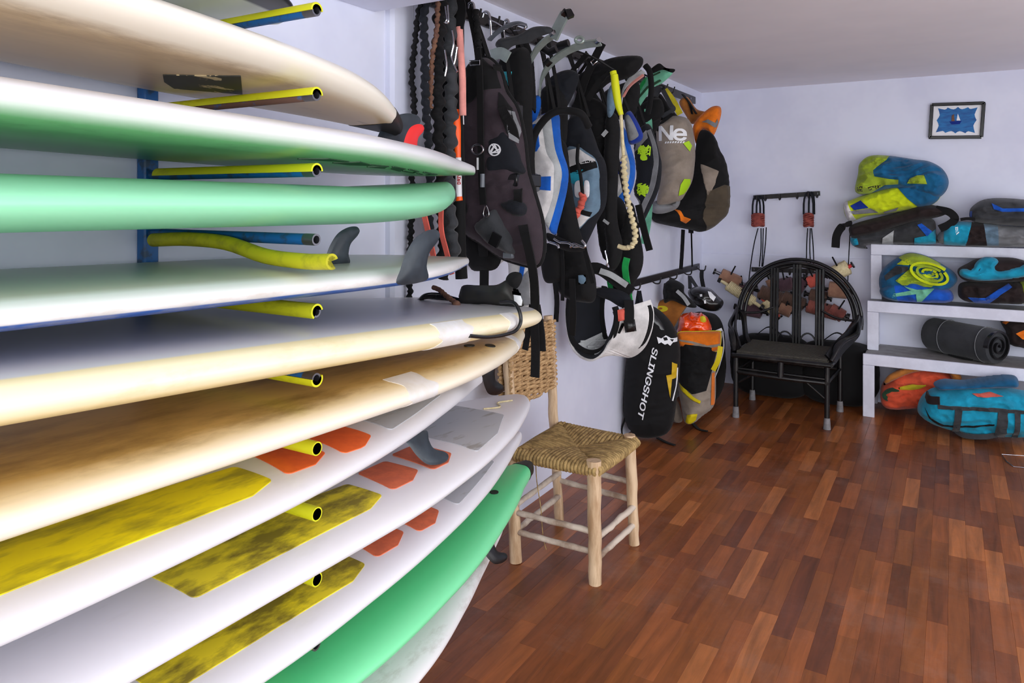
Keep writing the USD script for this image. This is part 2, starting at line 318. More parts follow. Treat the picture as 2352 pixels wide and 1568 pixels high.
# ---------------------------------------------------------------- the room
WX, BY, CZ, RX, FY = -1.78, 6.073, 2.376, 2.6, -1.9          # left wall, back wall, ceiling, right wall, open shop front
structure('wall_left', box((WX - .15, FY, -.1), (WX, BY, CZ + .1)), 'wall_paint')
structure('wall_back', box((WX - .15, BY, -.1), (RX + .15, BY + .15, CZ + .1)), 'wall_paint')
structure('wall_right', box((RX, 2.6, -.1), (RX + .15, BY, CZ + .1)), 'wall_paint')
structure('ceiling', box((WX, FY, CZ), (RX + .15, BY, CZ + .1)), 'ceiling_paint')
structure('trim_1', box((WX, 1.72, 2.168), (RX, 2.03, CZ), .006), 'wall_paint')
pil = [(WX - .01, 2.085), (WX + .018, 2.092), (WX + .03, 2.105), (WX + .034, 2.16), (WX + .03, 2.215), (WX + .018, 2.232), (WX - .01, 2.24)]
structure('trim_2', sweep(np.array([[0, 0, 0.0], [0, 0, CZ]]), [(y, -x) for x, y in pil], A=(0, 1, 0)), 'wall_paint', 30)
structure('trim_3', box((WX, BY - .008, 0), (RX, BY, 1.052), .002), 'wall_paint')
fl = structure('floor', box((WX - .15, FY, -.1), (RX + .15, BY + .15, -.0065)), 'plank_tone_4')
rng = np.random.default_rng(11)
PW, cand = 0.0655, []
for k in range(int((1.35 - WX) / PW) + 1):
    x = WX + k * PW; y = 1.2 - rng.uniform(0, .4); trio = k // 3
    while y < BY:
        ln = rng.choice([.30, .36, .36, .42, .46]); tone = int(rng.choice(6, p=[.22, .24, .2, .12, .1, .12])); cand.append((x, y, ln, tone)); y += ln
def plank(x, y, ln):
    c, g = .0006, .00008; lo, hi = np.array([x + g, y + g]), np.array([min(x + PW, 1.6) - g, min(y + ln, BY) - g])
    v = [(lo[0], lo[1], -.0062), (hi[0], lo[1], -.0062), (hi[0], hi[1], -.0062), (lo[0], hi[1], -.0062), (lo[0], lo[1], -c), (hi[0], lo[1], -c), (hi[0], hi[1], -c), (lo[0], hi[1], -c), (lo[0] + c, lo[1] + c, 0), (hi[0] - c, lo[1] + c, 0), (hi[0] - c, hi[1] - c, 0), (lo[0] + c, hi[1] - c, 0)]
    f = [(8, 9, 10, 11)] + [(a, b, b + 4, a + 4) for s in (0, 4) for a, b in ((s, s + 1), (s + 1, s + 2), (s + 2, s + 3))] + [(s + 3, s, s + 4, s + 7) for s in (0, 4)]
    return np.array(v), tri(np.array(f))
def seen(x, y, ln):
    q, d = project([[x + a * PW, y + b * ln, 0] for a in (0, 1) for b in (0, .5, 1)]); return bool(((d > .1) & (q[:, 0] > -5) & (q[:, 0] < 2357) & (q[:, 1] < 1573)).any()) and bool((q[:, 0] > 1000).any())
vis = sorted([c for c in cand if seen(*c[:3])], key=lambda c: (c[0] + PW / 2) ** 2 + (c[1] + c[2] / 2) ** 2)
rest = vis[300:] + [c for c in cand if not seen(*c[:3])]
for c in vis[:300]: part(fl, 'plank', plank(*c[:3]), f'plank_tone_{c[3]}', False)
part(fl, 'far_planks', cat(*[plank(*c[:3]) for c in rest]), 'plank_tone_1', False, kind='stuff')

# ---------------------------------------------------------------- the board rack
AY, ATIP = 1.147, -1.171
AZ = [1.903, 1.722, 1.559, 1.412, 1.258, 1.114, .965, .825, .685, .545, .405, .265]
rk = thing('board_rack', 'blue steel wall rack with yellow foam sleeved arms holding the stacked boards', 'rack', (WX, AY, 0))
def pipe(a, b, r, n=14):
    t = np.array([a, b]); o = sweep(t, circ(r, n)); return o
def hollow(a, b, r0, r1, n=16):
    a, b = np.asarray(a, float), np.asarray(b, float); pr = np.vstack([circ(r1, n)]); _, A, B = frames(np.array([a, b])); ring = lambda c, r: c + r * (np.cos(np.arange(n) * 2 * np.pi / n)[:, None] * A[0] + np.sin(np.arange(n) * 2 * np.pi / n)[:, None] * B[0])
    rings = [ring(a, r1), ring(b, r1), ring(b, r0), ring(b - (b - a) / np.linalg.norm(b - a) * .05, r0)]; v = np.vstack(rings + [[rings[3].mean(0)]]); f = []
    for k in range(3):
        for j in range(n): f.append((k * n + j, k * n + (j + 1) % n, (k + 1) * n + (j + 1) % n, (k + 1) * n + j))
    f = tri(np.array(f)); return v, np.vstack([f, [(3 * n + j, 3 * n + (j + 1) % n, 4 * n) for j in range(n)]])
def sleeve(p, r0, r1, a0, a1, n=18, sm=0):
    p = crom(p, sm) if sm else np.asarray(p, float); a = np.radians(np.linspace(a0, a1, n)); pr = np.vstack([np.stack([np.cos(a) * r1, np.sin(a) * r1], 1), np.stack([np.cos(a[::-1]) * r0, np.sin(a[::-1]) * r0], 1)])
    m = sweep(p, pr, A=(0, 1, 0)); v, f = m; return v, f[:-2 * len(pr)] if False else f
for yy, dz, show in ((AY, 0, 1), (-.55, .07, 0)):
    part(rk, 'post', box((WX, yy - .02, 0.05), (WX + .035, yy + .02, 2.16), .004), 'blue_steel', False)
    for i, z in enumerate(AZ):
        z = z + dz; am = part(rk, 'arm', hollow((WX + .03, yy, z), (ATIP, yy, z), .0095, .0125), 'rust_steel' if i == 1 else 'blue_steel', 50)
        if i == 3 and show:
            q = [on(x, y, 1, Y) for x, y, Y in ((352, 551, AY - .03), (430, 549, AY - .028), (520, 558, AY - .03), (610, 588, AY - .045), (700, 600, AY - .05), (763, 601, AY - .055))]
            part(am, 'foam_sleeve', sleeve(q, .0115, .0165, 20, 300, sm=5), 'yellow_foam_dirty', 50, 'yellow foam sleeve hanging loose off its arm'); part(am, 'pipe_end', hollow((ATIP - .03, yy, z), (ATIP + .002, yy, z), .0088, .0128), 'grey_steel', 50, 'bare grey pipe end'); continue
        part(am, 'pipe_end', hollow((ATIP - .03, yy, z), (ATIP + .002, yy, z), .0088, .0128), 'grey_steel', 50, 'bare grey pipe end')
        full = i in (6, 7, 8); lo, hi = (0, 359.9) if full else ((10, 235) if i in (3, 4) else (175, 380) if i == 5 else (0, 186))
        part(am, 'foam_sleeve', sleeve([(WX + .06, yy, z), (ATIP - .2, yy, z), (ATIP + .004, yy, z)], *((.0122, .0150) if full else (.0128, .0172)), lo, hi), 'yellow_foam', 50)

# ---------------------------------------------------------------- surfboards
class Board:
    """y runs to the tip at yt; hw = [(y, half width)...]; z0 = height of the mid plane at y = 1.4; the girth coordinate runs from bottom stringer 0 over the rail 0.5 to the deck stringer 1"""
    def __init__(s, cx, yt, hw, z0, T, tilt=-.04, rock=0.0, yr=1.5, yaw=0.0, n=7.0, m=2.0, thin=.5, tl=.5, y0=-.7, square=False):
        s.cx, s.yt, s.z0, s.T, s.tilt, s.rock, s.yr, s.yaw, s.n, s.m, s.thin, s.tl, s.y0 = cx, yt, z0, T, tilt, rock, yr, yaw, n, m, thin, tl, y0
        a = sorted([(math.sqrt(max(yt - y, 0)), w) for y, w in hw]); wmid = a[-1][1]; L = yt - y0
        s.w = PchipInterpolator([q[0] for q in a] + [math.sqrt(L * .7), math.sqrt(L)], [q[1] for q in a] + [wmid * .93, 0.02])
    def hw(s, y): return np.maximum(s.w(np.sqrt(np.maximum(s.yt - y, 0))), 1e-4)
    def th(s, y): d = np.minimum(s.yt - y, (y - s.y0)); k = np.clip(d / s.tl, 0, 1); return s.T * (s.thin + (1 - s.thin) * np.sin(k * np.pi / 2))
    def zc(s, y): return s.z0 + s.tilt * (y - 1.4) + s.rock * np.maximum(y - s.yr, 0) ** 2
    def xc(s, y): return s.cx + s.yaw * (y - 1.4)
    def mesh(s, N=120, K=96):
        t = np.linspace(0, 1, N); y = s.y0 + (s.yt - s.y0) * (1 - (1 - t) ** 2.2) * .999 + 1e-3; a = np.linspace(-np.pi / 2, 1.5 * np.pi, K, endpoint=False)
        cs, sn = np.cos(a), np.sin(a); X = np.sign(cs) * np.abs(cs) ** (2 / s.n); Z = np.sign(sn) * np.abs(sn) ** (2 / s.m)
        v = np.stack([s.xc(y)[:, None] + s.hw(y)[:, None] * X, np.broadcast_to(y[:, None], (N, K)), s.zc(y)[:, None] + s.th(y)[:, None] / 2 * Z], -1).reshape(-1, 3)
        i, j = np.meshgrid(np.arange(N - 1), np.arange(K), indexing='ij'); q = np.stack([i * K + j, i * K + (j + 1) % K, (i + 1) * K + (j + 1) % K, (i + 1) * K + j], -1).reshape(-1, 4)
        f = tri(q); c0, c1 = len(v), len(v) + 1; v = np.vstack([v, v[:K].mean(0), v[-K:].mean(0)]); jj = np.arange(K); e = (N - 1) * K
        f = np.vstack([f, np.stack([np.full(K, c0), (jj + 1) % K, jj], 1), np.stack([np.full(K, c1), e + jj, e + (jj + 1) % K], 1)])
        z = np.where(a <= np.pi / 2, a / np.pi + .5, 1.5 - a / np.pi); zone = np.concatenate([np.tile(z, N), [.5, .5]])
        return (v, f[:, ::-1] if np.cross(v[f[0, 1]] - v[f[0, 0]], v[f[0, 2]] - v[f[0, 0]]) @ (v[f[0]].mean(0) - np.array([s.xc(v[f[0, 0], 1]), v[f[0, 0], 1], s.zc(v[f[0, 0], 1])])) < 0 else f), zone
    def z(s, x, y, top=True):
        k = np.clip(np.abs(x - s.xc(y)) / s.hw(y), 0, 1); r = (1 - k ** s.n) ** (1 / s.m); return s.zc(y) + (1 if top else -1) * s.th(y) / 2 * r
    def patch(s, poly, top=True, eps=.002, res=.012, rnd=.012, th=.002, inset=.03):
        """thin pad on deck or bottom, outline in (x, y)"""
        yy = np.linspace(s.y0 + .05, s.yt - .01, 80); w = np.maximum(s.hw(yy) - inset, .002); out = Polygon(np.vstack([np.column_stack([s.xc(yy) + w, yy]), np.column_stack([s.xc(yy) - w, yy])[::-1]])).buffer(0)
        g = Polygon(poly).buffer(0).intersection(out); g = max(g.geoms, key=lambda q: q.area) if hasattr(g, 'geoms') else g; g = g.buffer(-rnd).buffer(rnd) if rnd else g; P, t, nb = fill(g, res); d = 1 if top else -1
        z = s.z(P[:, 0], P[:, 1], top); n = len(P); a = np.column_stack([P, z + d * eps]); b = np.column_stack([P, z - d * th]); i = np.arange(nb); j = np.roll(i, -1)
        f = np.vstack([t, t[:, ::-1] + n, np.stack([i, i + n, j + n], 1), np.stack([i, j + n, j], 1)]); return np.vstack([a, b]), f if top else f[:, ::-1]
    def girdle(s, ya, yb, za, zb, eps=.0012, K=24, N=14, side=1, wob=0.0):
        """skin patch wrapped over the outer rail between girth coordinates za and zb"""
        y = np.linspace(ya, yb, N); a = (np.linspace(za, zb, K) - .5) * np.pi; X = np.sign(np.cos(a)) * np.abs(np.cos(a)) ** (2 / s.n); Z = np.sign(np.sin(a)) * np.abs(np.sin(a)) ** (2 / s.m); vs = []
        for e in (eps, -.002):
            yy = y[:, None] + wob * (meshkit.noise(np.stack(np.broadcast_arrays(a[None, :] * 3, y[:, None] * 0 + 3.0, y[:, None] * 9), -1)) - .5)
            vs.append(np.stack([s.xc(yy) + side * (s.hw(yy) + e) * X, yy, s.zc(yy) + (s.th(yy) / 2 + e) * Z], -1).reshape(-1, 3))
        i, j = np.meshgrid(np.arange(N - 1), np.arange(K - 1), indexing='ij'); q = np.stack([i * K + j, i * K + j + 1, (i + 1) * K + j + 1, (i + 1) * K + j], -1).reshape(-1, 4); f = tri(q); n = N * K
        rim = list(range(K)) + [r * K + K - 1 for r in range(1, N)] + [(N - 1) * K + c for c in range(K - 2, -1, -1)] + [r * K for r in range(N - 2, 0, -1)]; i = np.array(rim); j = np.roll(i, -1)
        f = np.vstack([f, f[:, ::-1] + n, np.stack([i, i + n, j + n], 1), np.stack([i, j + n, j], 1)]); return np.vstack(vs), (f if side > 0 else f[:, ::-1])
def fin(base, h, ln, rake, lean=0.0, th=.007, up=1, yaw=0.0):
    """surf fin: foil outline in the (y, z) plane from the base point, tip raked towards +y"""
    o = crom([(-.5, 0), (-.44, .28), (-.28, .58), (-.02, .84), (.3 + rake * .5, .98), (.58 + rake, .99), (.72 + rake, .88), (.66 + rake * .8, .74), (.5, .54), (.42, .28), (.44, 0)], 5, True); q = np.stack([o[:, 0] * ln, o[:, 1] * h], 1)
    g = Polygon(q).buffer(0); g = max(g.geoms, key=lambda z: z.area) if hasattr(g, 'geoms') else g; P, t, nb = fill(Polygon(g.exterior), h * .07); d = shapely.distance(g.exterior, shapely.points(P)); w = th * np.sqrt(np.clip(d / (ln * .3), 0, 1)); n = len(P)
    idx2 = np.where(np.arange(n) < nb, np.arange(n), np.arange(n) + n - nb)
    L = np.vstack([np.column_stack([w, P]), np.column_stack([-w, P])[nb:]]); L[:, 0] += lean * L[:, 2]; c, s = math.cos(yaw), math.sin(yaw)
    v = np.stack([L[:, 0] * c - L[:, 1] * s, L[:, 0] * s + L[:, 1] * c, L[:, 2] * up], 1) + np.asarray(base, float); f = np.vstack([t[:, ::-1], idx2[t]]); return v, f if up > 0 else f[:, ::-1]
def board(name, b, mt, label):
    t = thing(name, label, 'surfboard', (b.cx, 1.0, b.z0 - b.T / 2)); m, z = b.mesh(); part(t, 'body', m, mt, attr=z); return t
cream, white = (244, 234, 210), (238, 238, 242)
zone_mat('skin_top_black', [(0, (214, 222, 210)), (.075, (208, 214, 206)), (.10, (24, 28, 26)), (1, (22, 24, 24))], wob=.04)
zone_mat('skin_cream_brown', [(0, (206, 178, 136)), (.13, (216, 192, 154)), (.25, (244, 236, 218)), (.5, (248, 243, 230)), (1, (248, 243, 230))], wob=.14, dirt=(132, 98, 62), dscale=9, dramp=(.47, .68), damt=.8, dzone=(0.0, .17))
zone_mat('skin_white_green', [(0, (120, 168, 128)), (.12, (110, 168, 118)), (.27, (122, 184, 128)), (.40, (225, 236, 228)), (.5, white), (1, white)], wob=.09, dirt=(58, 84, 50), dscale=8, dramp=(.5, .7), damt=.8, dzone=(0, .2))
zone_mat('skin_mint', [(0, (140, 226, 178)), (1, (160, 238, 194))], rough=.45, dirt=(150, 214, 176), dscale=4, dramp=(.45, .7), damt=.7, dzone=(0, 1))
zone_mat('skin_white_blue', [(0, (30, 60, 140)), (.2, (38, 84, 170)), (.375, (44, 100, 186)), (.40, (238, 236, 237)), (.72, (240, 238, 239)), (.80, (206, 198, 190)), (1, (190, 184, 180))], wob=.03, dirt=(196, 188, 176), dscale=10, damt=.6, dzone=(.3, .5))
zone_mat('skin_cream_grey', [(0, (236, 214, 150)), (.3, (244, 226, 172)), (.45, (252, 242, 214)), (.7, (250, 238, 200)), (.772, (238, 222, 170)), (.79, (208, 208, 208)), (1, (204, 204, 205))], wob=.012, dirt=(228, 200, 120), dscale=7, dramp=(.55, .75), damt=.6, dzone=(.2, .72))
zone_mat('skin_cream_dirty', [(0, (240, 226, 190)), (.42, (250, 242, 224)), (.66, (252, 240, 214)), (.76, (244, 222, 174)), (.84, (208, 172, 104)), (1, (190, 152, 84))], wob=.22, scale=4, dirt=(112, 82, 36), dscale=8, dramp=(.46, .72), damt=.85, dzone=(.80, 1))
zone_mat('skin_white', [(0, (222, 221, 228)), (.5, (236, 235, 241)), (1, (231, 229, 236))], rough=.4, dirt=(206, 204, 204), dscale=9, dramp=(.58, .8), damt=.5, dzone=(0, 1))
zone_mat('skin_green', [(0, (104, 214, 146)), (.5, (130, 234, 172)), (.62, (124, 230, 166)), (.78, (94, 212, 142)), (1, (88, 206, 136))], rough=.42, wob=.1, dirt=(70, 160, 110), dscale=14, dramp=(.66, .75), damt=.6, dzone=(0, 1))
zone_mat('skin_white_dirty', [(0, (222, 220, 222)), (.5, (238, 236, 238)), (1, (240, 238, 240))], rough=.5, dirt=(150, 132, 116), dscale=9, dramp=(.5, .72), damt=.75, dzone=(.55, 1))

B0 = Board(-1.47, 1.31, [(1.305, .03), (1.25, .12), (1.1, .2), (.8, .28)], 1.953, .055, tilt=-.03, n=5, y0=-.7)
t = board('surfboard', B0, 'skin_top_black', 'dark topped surfboard on the highest rack arm')
B1 = Board(-1.44, 1.745, [(1.742, .025), (1.70, .06), (1.63, .10), (1.42, .195), (1.22, .25), (1.0, .285), (.7, .30)], 1.775, .085, tilt=-.06, rock=-.22, yr=1.3, yaw=-.02, n=4.5, thin=.4)
t = board('surfboard', B1, 'skin_cream_brown', 'cream surfboard with brown stained bottom and black taped nose, second from top')
part(t, 'nose_guard', cat(B1.girdle(1.62, 1.743, -.5, 1.5, K=60, eps=.0016, wob=.03), ), 'tape_black', 50, 'black tape wrapped round the worn nose')
part(t, 'sticker', B1.patch([on(x, y, 2, 1.757)[:2] for x, y in ((374, 173), (553, 172), (557, 205), (400, 198), (377, 186))], False, rnd=.003), 'sticker_black', 40, 'peeling black sticker')
B2 = Board(-1.43, 2.13, [(2.125, .02), (2.06, .05), (1.93, .095), (1.75, .17), (1.536, .245), (1.24, .305), (.5, .315)], 1.618, .078, tilt=-.03, n=5, thin=.4)
t = board('surfboard', B2, 'skin_white_green', 'white surfboard with green underside and red fin, above the mint soft board')
part(t, 'fin', fin((-1.46, 1.745, 1.632), .135, .17, .1, th=.006), 'fin_dark'); part(t, 'fin', fin((-1.37, 1.72, 1.635), .088, .075, .15, th=.005), 'fin_red', label='red side fin')
marks = [LineString(B) for B in ([(0, 0), (1, .8), (2.4, .8)], [(2.2, .1), (3, 1), (4.4, .6), (3.4, .1), (2.2, .1)], [(4.2, .7), (5.6, .75), (4.8, .1), (6, .2)], [(6, .8), (7.4, .7), (6.6, .3), (7.9, .1)], [(7.8, .8), (9.2, .7)], [(8, .3), (9.4, .2), (9.1, .7)], [(9.8, .8), (11, .7)], [(9.9, .3), (10.8, .15)], [(11.2, .7), (12, .65), (11.4, .2)])]
mk = []
for L in marks:
    for g in [L.buffer(.075)]:
        q = np.array(g.exterior.coords)[::3]; y = 1.16 + q[:, 0] * .052; x = -1.185 - (q[:, 0] * .0058) - .05 + q[:, 1] * .05 - np.maximum(y - 1.5, 0) * .18; mk.append(B2.patch(np.stack([x, y], 1), False, rnd=0, res=.012))
part(t, 'lettering', cat(*mk), 'ink_green', False, 'dark outline lettering')
B3 = Board(-1.43, 1.97, [(1.967, .035), (1.92, .08), (1.8, .155), (1.7, .213), (1.5, .285), (1.2, .325), (.5, .33)], 1.483, .096, tilt=-.012, rock=.115, yr=1.35, n=3.6, m=2.0, thin=.72, tl=.35)
t = board('soft_board', B3, 'skin_mint', 'mint green soft board with a blunt upturned nose, level with the eye')
B4 = Board(-1.43, 2.08, [(2.077, .025), (2.0, .07), (1.9, .12), (1.7, .215), (1.5, .28), (1.2, .31), (.5, .315)], 1.309, .062, tilt=-.03, n=6, thin=.4)
t = board('surfboard', B4, 'skin_white_blue', 'white surfboard with blue lower edge and two dark fins, below the mint board')
for px, py, h in ((775, 612, .093), (950, 619, .12)):
    q = on(px, py, 2, 1.335); q[1] += 0; part(t, 'fin', fin((q[0], q[1], B4.z(q[0], q[1]) - .004), h, h * .95, .12, lean=.05), 'fin_dark')
B5 = Board(-1.40, 2.12, [(2.118, .2), (2.09, .265), (2.0, .305), (1.7, .328), (1.3, .335), (.5, .335)], 1.167, .084, tilt=-.066, n=9, m=1.7, thin=.7, tl=.6)
t = board('longboard', B5, 'skin_cream_grey', 'thick cream longboard with a flat grey deck, leash cuff on its end')
part(t, 'repair_patch', B5.girdle(1.46, 1.60, .12, .77, wob=.05), 'repair_white', 50); part(t, 'repair_patch', B5.girdle(1.80, 1.86, .05, .8, wob=.02), 'repair_white', 50)
B6 = Board(-1.43, 2.42, [(2.417, .03), (2.38, .07), (2.3, .11), (2.1, .2), (1.9, .262), (1.72, .3), (1.43, .328), (.5, .33)], 1.025, .082, tilt=-.03, n=5, thin=.5)
t = board('longboard', B6, 'skin_cream_dirty', 'cream longboard with a grimy brown deck and two black plugs')
part(t, 'repair_patch', B6.girdle(1.38, 1.50, .1, .84, wob=.06), 'repair_white', 50); part(t, 'repair_patch', B6.girdle(2.12, 2.19, .05, .85, wob=.03), 'repair_white', 50)
for px, py in ((1078, 790), (1126, 785)):
    q = on(px, py, 2, 1.055); part(t, 'plug', B6.patch(np.stack([q[0] + .015 * np.cos(np.arange(16) * .3927), q[1] + .02 * np.sin(np.arange(16) * .3927)], 1), rnd=0, res=.01), 'plug_black')
part(t, 'fin', fin((-1.25, 1.96, B6.z(-1.25, 1.96, False) + .004), .105, .085, .35, up=-1), 'fin_black')
def striped(b, label, ym, worn, dy):
    t = board('soft_board', b, 'skin_white', label); c = b.cx; A = .56 + dy
    for s in (1, -1):
        X = lambda v: c + s * v
        part(t, 'yellow_band', b.patch([(X(.26), A - .05 - ym), (X(.26), A + .42), (X(.235), A + .49), (X(.12), A + .49), (X(.06), A - .05 - ym)]), 'yellow_band_dirty' if worn else 'yellow_band')
        part(t, 'orange_pad', b.patch([(X(.235), A + .53), (X(.235), A + .61), (X(.205), A + .67), (X(.09), A + .67), (X(.09), A + .56)]), 'orange_worn' if worn else 'orange_pad')
        part(t, 'orange_pad', b.patch([(X(.232), A + .70), (X(.232), A + .77), (X(.20), A + .83), (X(.07), A + .83), (X(.07), A + .72)]), 'orange_worn' if worn else 'orange_pad')
    part(t, 'grey_pad', b.patch([(c + .24, A + .9), (c + .2, A + 1.08), (c + .12, A + 1.25), (c - .12, A + 1.25), (c - .2, A + 1.08), (c - .24, A + .9)]), 'grey_pad')
    return t
HW7 = [(-.005, .04), (-.06, .12), (-.2, .2), (-.4, .26), (-.75, .31), (-1.1, .33), (-2.0, .33)]
def hwt(yt): return [(yt + a, w) for a, w in HW7]
B7 = Board(-1.43, 2.18, [(2.175, .015), (2.1, .04), (2.0, .075), (1.79, .14), (1.57, .205), (1.3, .265), (1.0, .305), (.55, .325)], .885, .075, tilt=-.02, n=4.5, thin=.5)
t = striped(B7, 'white soft board with bright clean yellow band, uppermost of three striped ones', 0.0, False, 0)
part(t, 'fin', fin((-1.245, 1.59, .862), .088, .09, .3, lean=.5, up=-1), 'fin_dark')
B8 = Board(-1.43, 2.47, [(2.465, .035), (2.38, .09), (2.26, .14), (2.06, .21), (1.7, .29), (1.37, .325), (.5, .33)], .742, .075, tilt=-.015, n=4.5, thin=.5)
t = striped(B8, 'white soft board with a grubby yellow band, middle one of the three striped ones', 0.0, True, .34)
B9 = Board(-1.43, 2.45, [(2.445, .02), (2.34, .06), (2.19, .115), (1.9, .205), (1.71, .25), (1.3, .31), (1.0, .33), (.5, .33)], .60, .075, tilt=-.01, n=4.5, thin=.5)
t = striped(B9, 'white soft board with worn yellow band lying directly on the bright green board', 0.0, True, .28)
B10 = Board(-1.43, 2.53, [(2.525, .025), (2.38, .075), (2.25, .125), (1.98, .21), (1.79, .26), (1.63, .29), (1.25, .33), (.5, .335)], .455, .09, tilt=-.01, n=3.6, thin=.6)
t = board('soft_board', B10, 'skin_green', 'bright green soft board low in the rack with black rubber tip')
part(t, 'tip_guard', B10.girdle(2.47, 2.527, -.5, 1.5, K=60, eps=.002), 'tape_black', 50)
q = on(1135, 1130, 2, .49); part(t, 'plug', B10.patch(np.stack([q[0] + .014 * np.cos(np.arange(16) * .3927), q[1] + .018 * np.sin(np.arange(16) * .3927)], 1), rnd=0, res=.01), 'plug_black')
part(t, 'fin', fin((-1.25, 1.95, B10.z(-1.25, 1.95, False) + .006), .07, .07, .3, lean=.5, up=-1), 'fin_black')
B11 = Board(-1.43, 2.32, [(2.315, .02), (2.19, .075), (1.98, .15), (1.78, .22), (1.48, .3), (1.2, .33), (.5, .33)], .315, .075, tilt=0, n=4.5, thin=.5)
t = board('surfboard', B11, 'skin_white_dirty', 'dirty white surfboard at the bottom of the rack under the bright green board')

# ---------------------------------------------------------------- cloth, cane, wood
def cloth(name, c, rough=.85, var=None, **k):
    v = tuple(min(255, int(a * .72)) for a in c) if var is None else var; mat(name, c, rough, v, k.pop('scale', 9), k.pop('amount', .6), bump=k.pop('bump', .25), bscale=k.pop('bscale', 160), sheen=k.pop('sheen', .15), spec=k.pop('spec', .3), **k)
cloth('cloth_black', (14, 14, 16), sheen=.04); cloth('cloth_ink', (22, 25, 33), sheen=.06); cloth('cloth_maroon', (60, 49, 56), var=(42, 35, 41), sheen=.08); cloth('cloth_charcoal', (58, 60, 64)); cloth('cloth_grey', (132, 134, 138)); cloth('cloth_silver', (186, 190, 192))
cloth('cloth_white', (226, 224, 224)); cloth('cloth_blue', (18, 98, 200)); cloth('cloth_navy', (14, 50, 150)); cloth('cloth_teal', (18, 158, 194)); cloth('cloth_petrol', (14, 96, 142)); cloth('cloth_lime', (208, 226, 20)); cloth('cloth_olive', (164, 188, 44)); cloth('cloth_cyan', (40, 170, 196))
cloth('cloth_orange', (240, 124, 22)); cloth('cloth_ochre', (190, 118, 50)); cloth('cloth_red_orange', (240, 96, 62)); cloth('cloth_yellow', (216, 200, 40)); cloth('cloth_taupe', (150, 138, 126), var=(122, 110, 98)); cloth('cloth_brown', (78, 68, 54)); cloth('cloth_pink', (240, 158, 148)); cloth('cloth_coral', (232, 104, 88)); cloth('cloth_mint', (120, 200, 166)); cloth('cloth_green', (28, 176, 84)); cloth('cloth_dark_brown', (38, 27, 27), sheen=.06); cloth('cloth_royal', (20, 92, 206)); cloth('cloth_bluegrey', (110, 138, 160)); cloth('cloth_dark_green', (40, 76, 50))
mat('cloth_shiny_orange', (252, 84, 14), .18, (226, 60, 12), 14, .8, bump=.3, bscale=40, coat=.6); mat('cloth_shiny_black', (20, 20, 22), .28, coat=.3); mat('plastic_black', (18, 18, 20), .3); mat('print_white', (236, 238, 242), .6); mat('print_yellow', (226, 206, 20), .6); mat('print_lime', (176, 222, 24), .6); mat('print_gold', (206, 168, 24), .6); mat('print_teal', (60, 186, 200), .6); mat('print_dark', (30, 30, 36), .6); mat('print_red', (206, 52, 54), .6); mat('rubber_orange', (255, 92, 6), .4); mat('rubber_yellow', (218, 222, 8), .4); mat('rope_cream', (222, 208, 168), .8, (196, 180, 136), 60, .8); mat('rope_brown', (120, 84, 62), .8, (80, 50, 44), 60, .8); mat('plastic_white', (232, 232, 236), .4); mat('plastic_grey', (104, 110, 118), .4)
mat('wood_pale', (216, 188, 154), .6, (164, 128, 92), 5, .9, stretch=(6, 6, 1), ramp=(.42, .66), bump=.25, bscale=14); mat('wood_rung', (216, 202, 186), .65, (140, 112, 90), 7, .9, ramp=(.45, .65), bump=.2, bscale=20)
mat('rush', (182, 152, 98), .8, (124, 100, 58), 40, .9, bump=.4, bscale=200, ramp=(.4, .65)); mat('rush_back', (200, 164, 118), .8, (152, 118, 78), 40, .9, bump=.4, bscale=200)
mat('cane_black', (18, 18, 20), .32, (66, 62, 60), 9, .7, stretch=(1, 1, 1), ramp=(.55, .75)); mat('cane_foot', (138, 136, 140), .6, (98, 96, 98), 20, .8); mat('cane_seat', (66, 62, 52), .6, (44, 42, 36), 60, .8, bump=.4, bscale=150)
def cond(o, name, pad, mt, kind=None, label=None): pad.obj = part(o, name, pad.mesh, mt, 50, label, kind); return pad
def padp(o, name, pl, px, mt, T=.02, label=None, **k): return cond(o, name, Pad(pl, px, T, **k), mt, label=label)
def dec(o, name, pad, pxs, mt, label=None, sm=0, **k):
    ps = []
    for px in pxs:
        q = pad.pl.uv(px); q = crom(q, 4, True) if sm else q; g = Polygon(q).buffer(0).intersection(pad.poly.buffer(-.002))
        ps += [z for z in (g.geoms if hasattr(g, 'geoms') else [g]) if z.area > 2e-5]
    return [part(o, name, pad.decal([p], **k), mt, 40, label) for p in ps][-1]
def edge(o, pad, mt, r=.006, name='piping'): return part(o, name, tube(pad.rim[::2], r, 6, True), mt, 60)
def pts(spec):
    """[(px, py, y), ...] -> world points on the planes y = const"""
    return np.array([on(a, b, 1, c) for a, b, c in spec])

# ---------------------------------------------------------------- rush seated chair
L = [np.array(p) for p in ((-1.547, 2.634), (-1.194, 2.643), (-1.184, 3.03), (-1.561, 3.056))]
rc = thing('rush_chair', 'rustic pale wooden chair with rush seat and back, beside the boards', 'chair', (-1.37, 2.84, 0))
rg = np.random.default_rng(5)
def log(a, b, r0, r1, n=9, k=12):
    t = np.linspace(0, 1, k); p = np.asarray(a) + np.outer(t, np.asarray(b) - np.asarray(a)); p[1:-1] += rg.normal(0, .0011 if np.linalg.norm(np.subtract(b, a)) > .4 and abs(b[2] - a[2]) > .3 else .0007, (k - 2, 3)); r = r0 + (r1 - r0) * t + rg.normal(0, .0008, k); return tube(p, r, n, sm=3)
part(rc, 'leg', log((*L[1], 0), (L[1][0] - .008, L[1][1] + .004, .478), .026, .029, 14), 'wood_pale', 50); part(rc, 'leg', log((*L[2], 0), (L[2][0] - .02, L[2][1] - .006, .474), .023, .026, 14), 'wood_pale', 50)
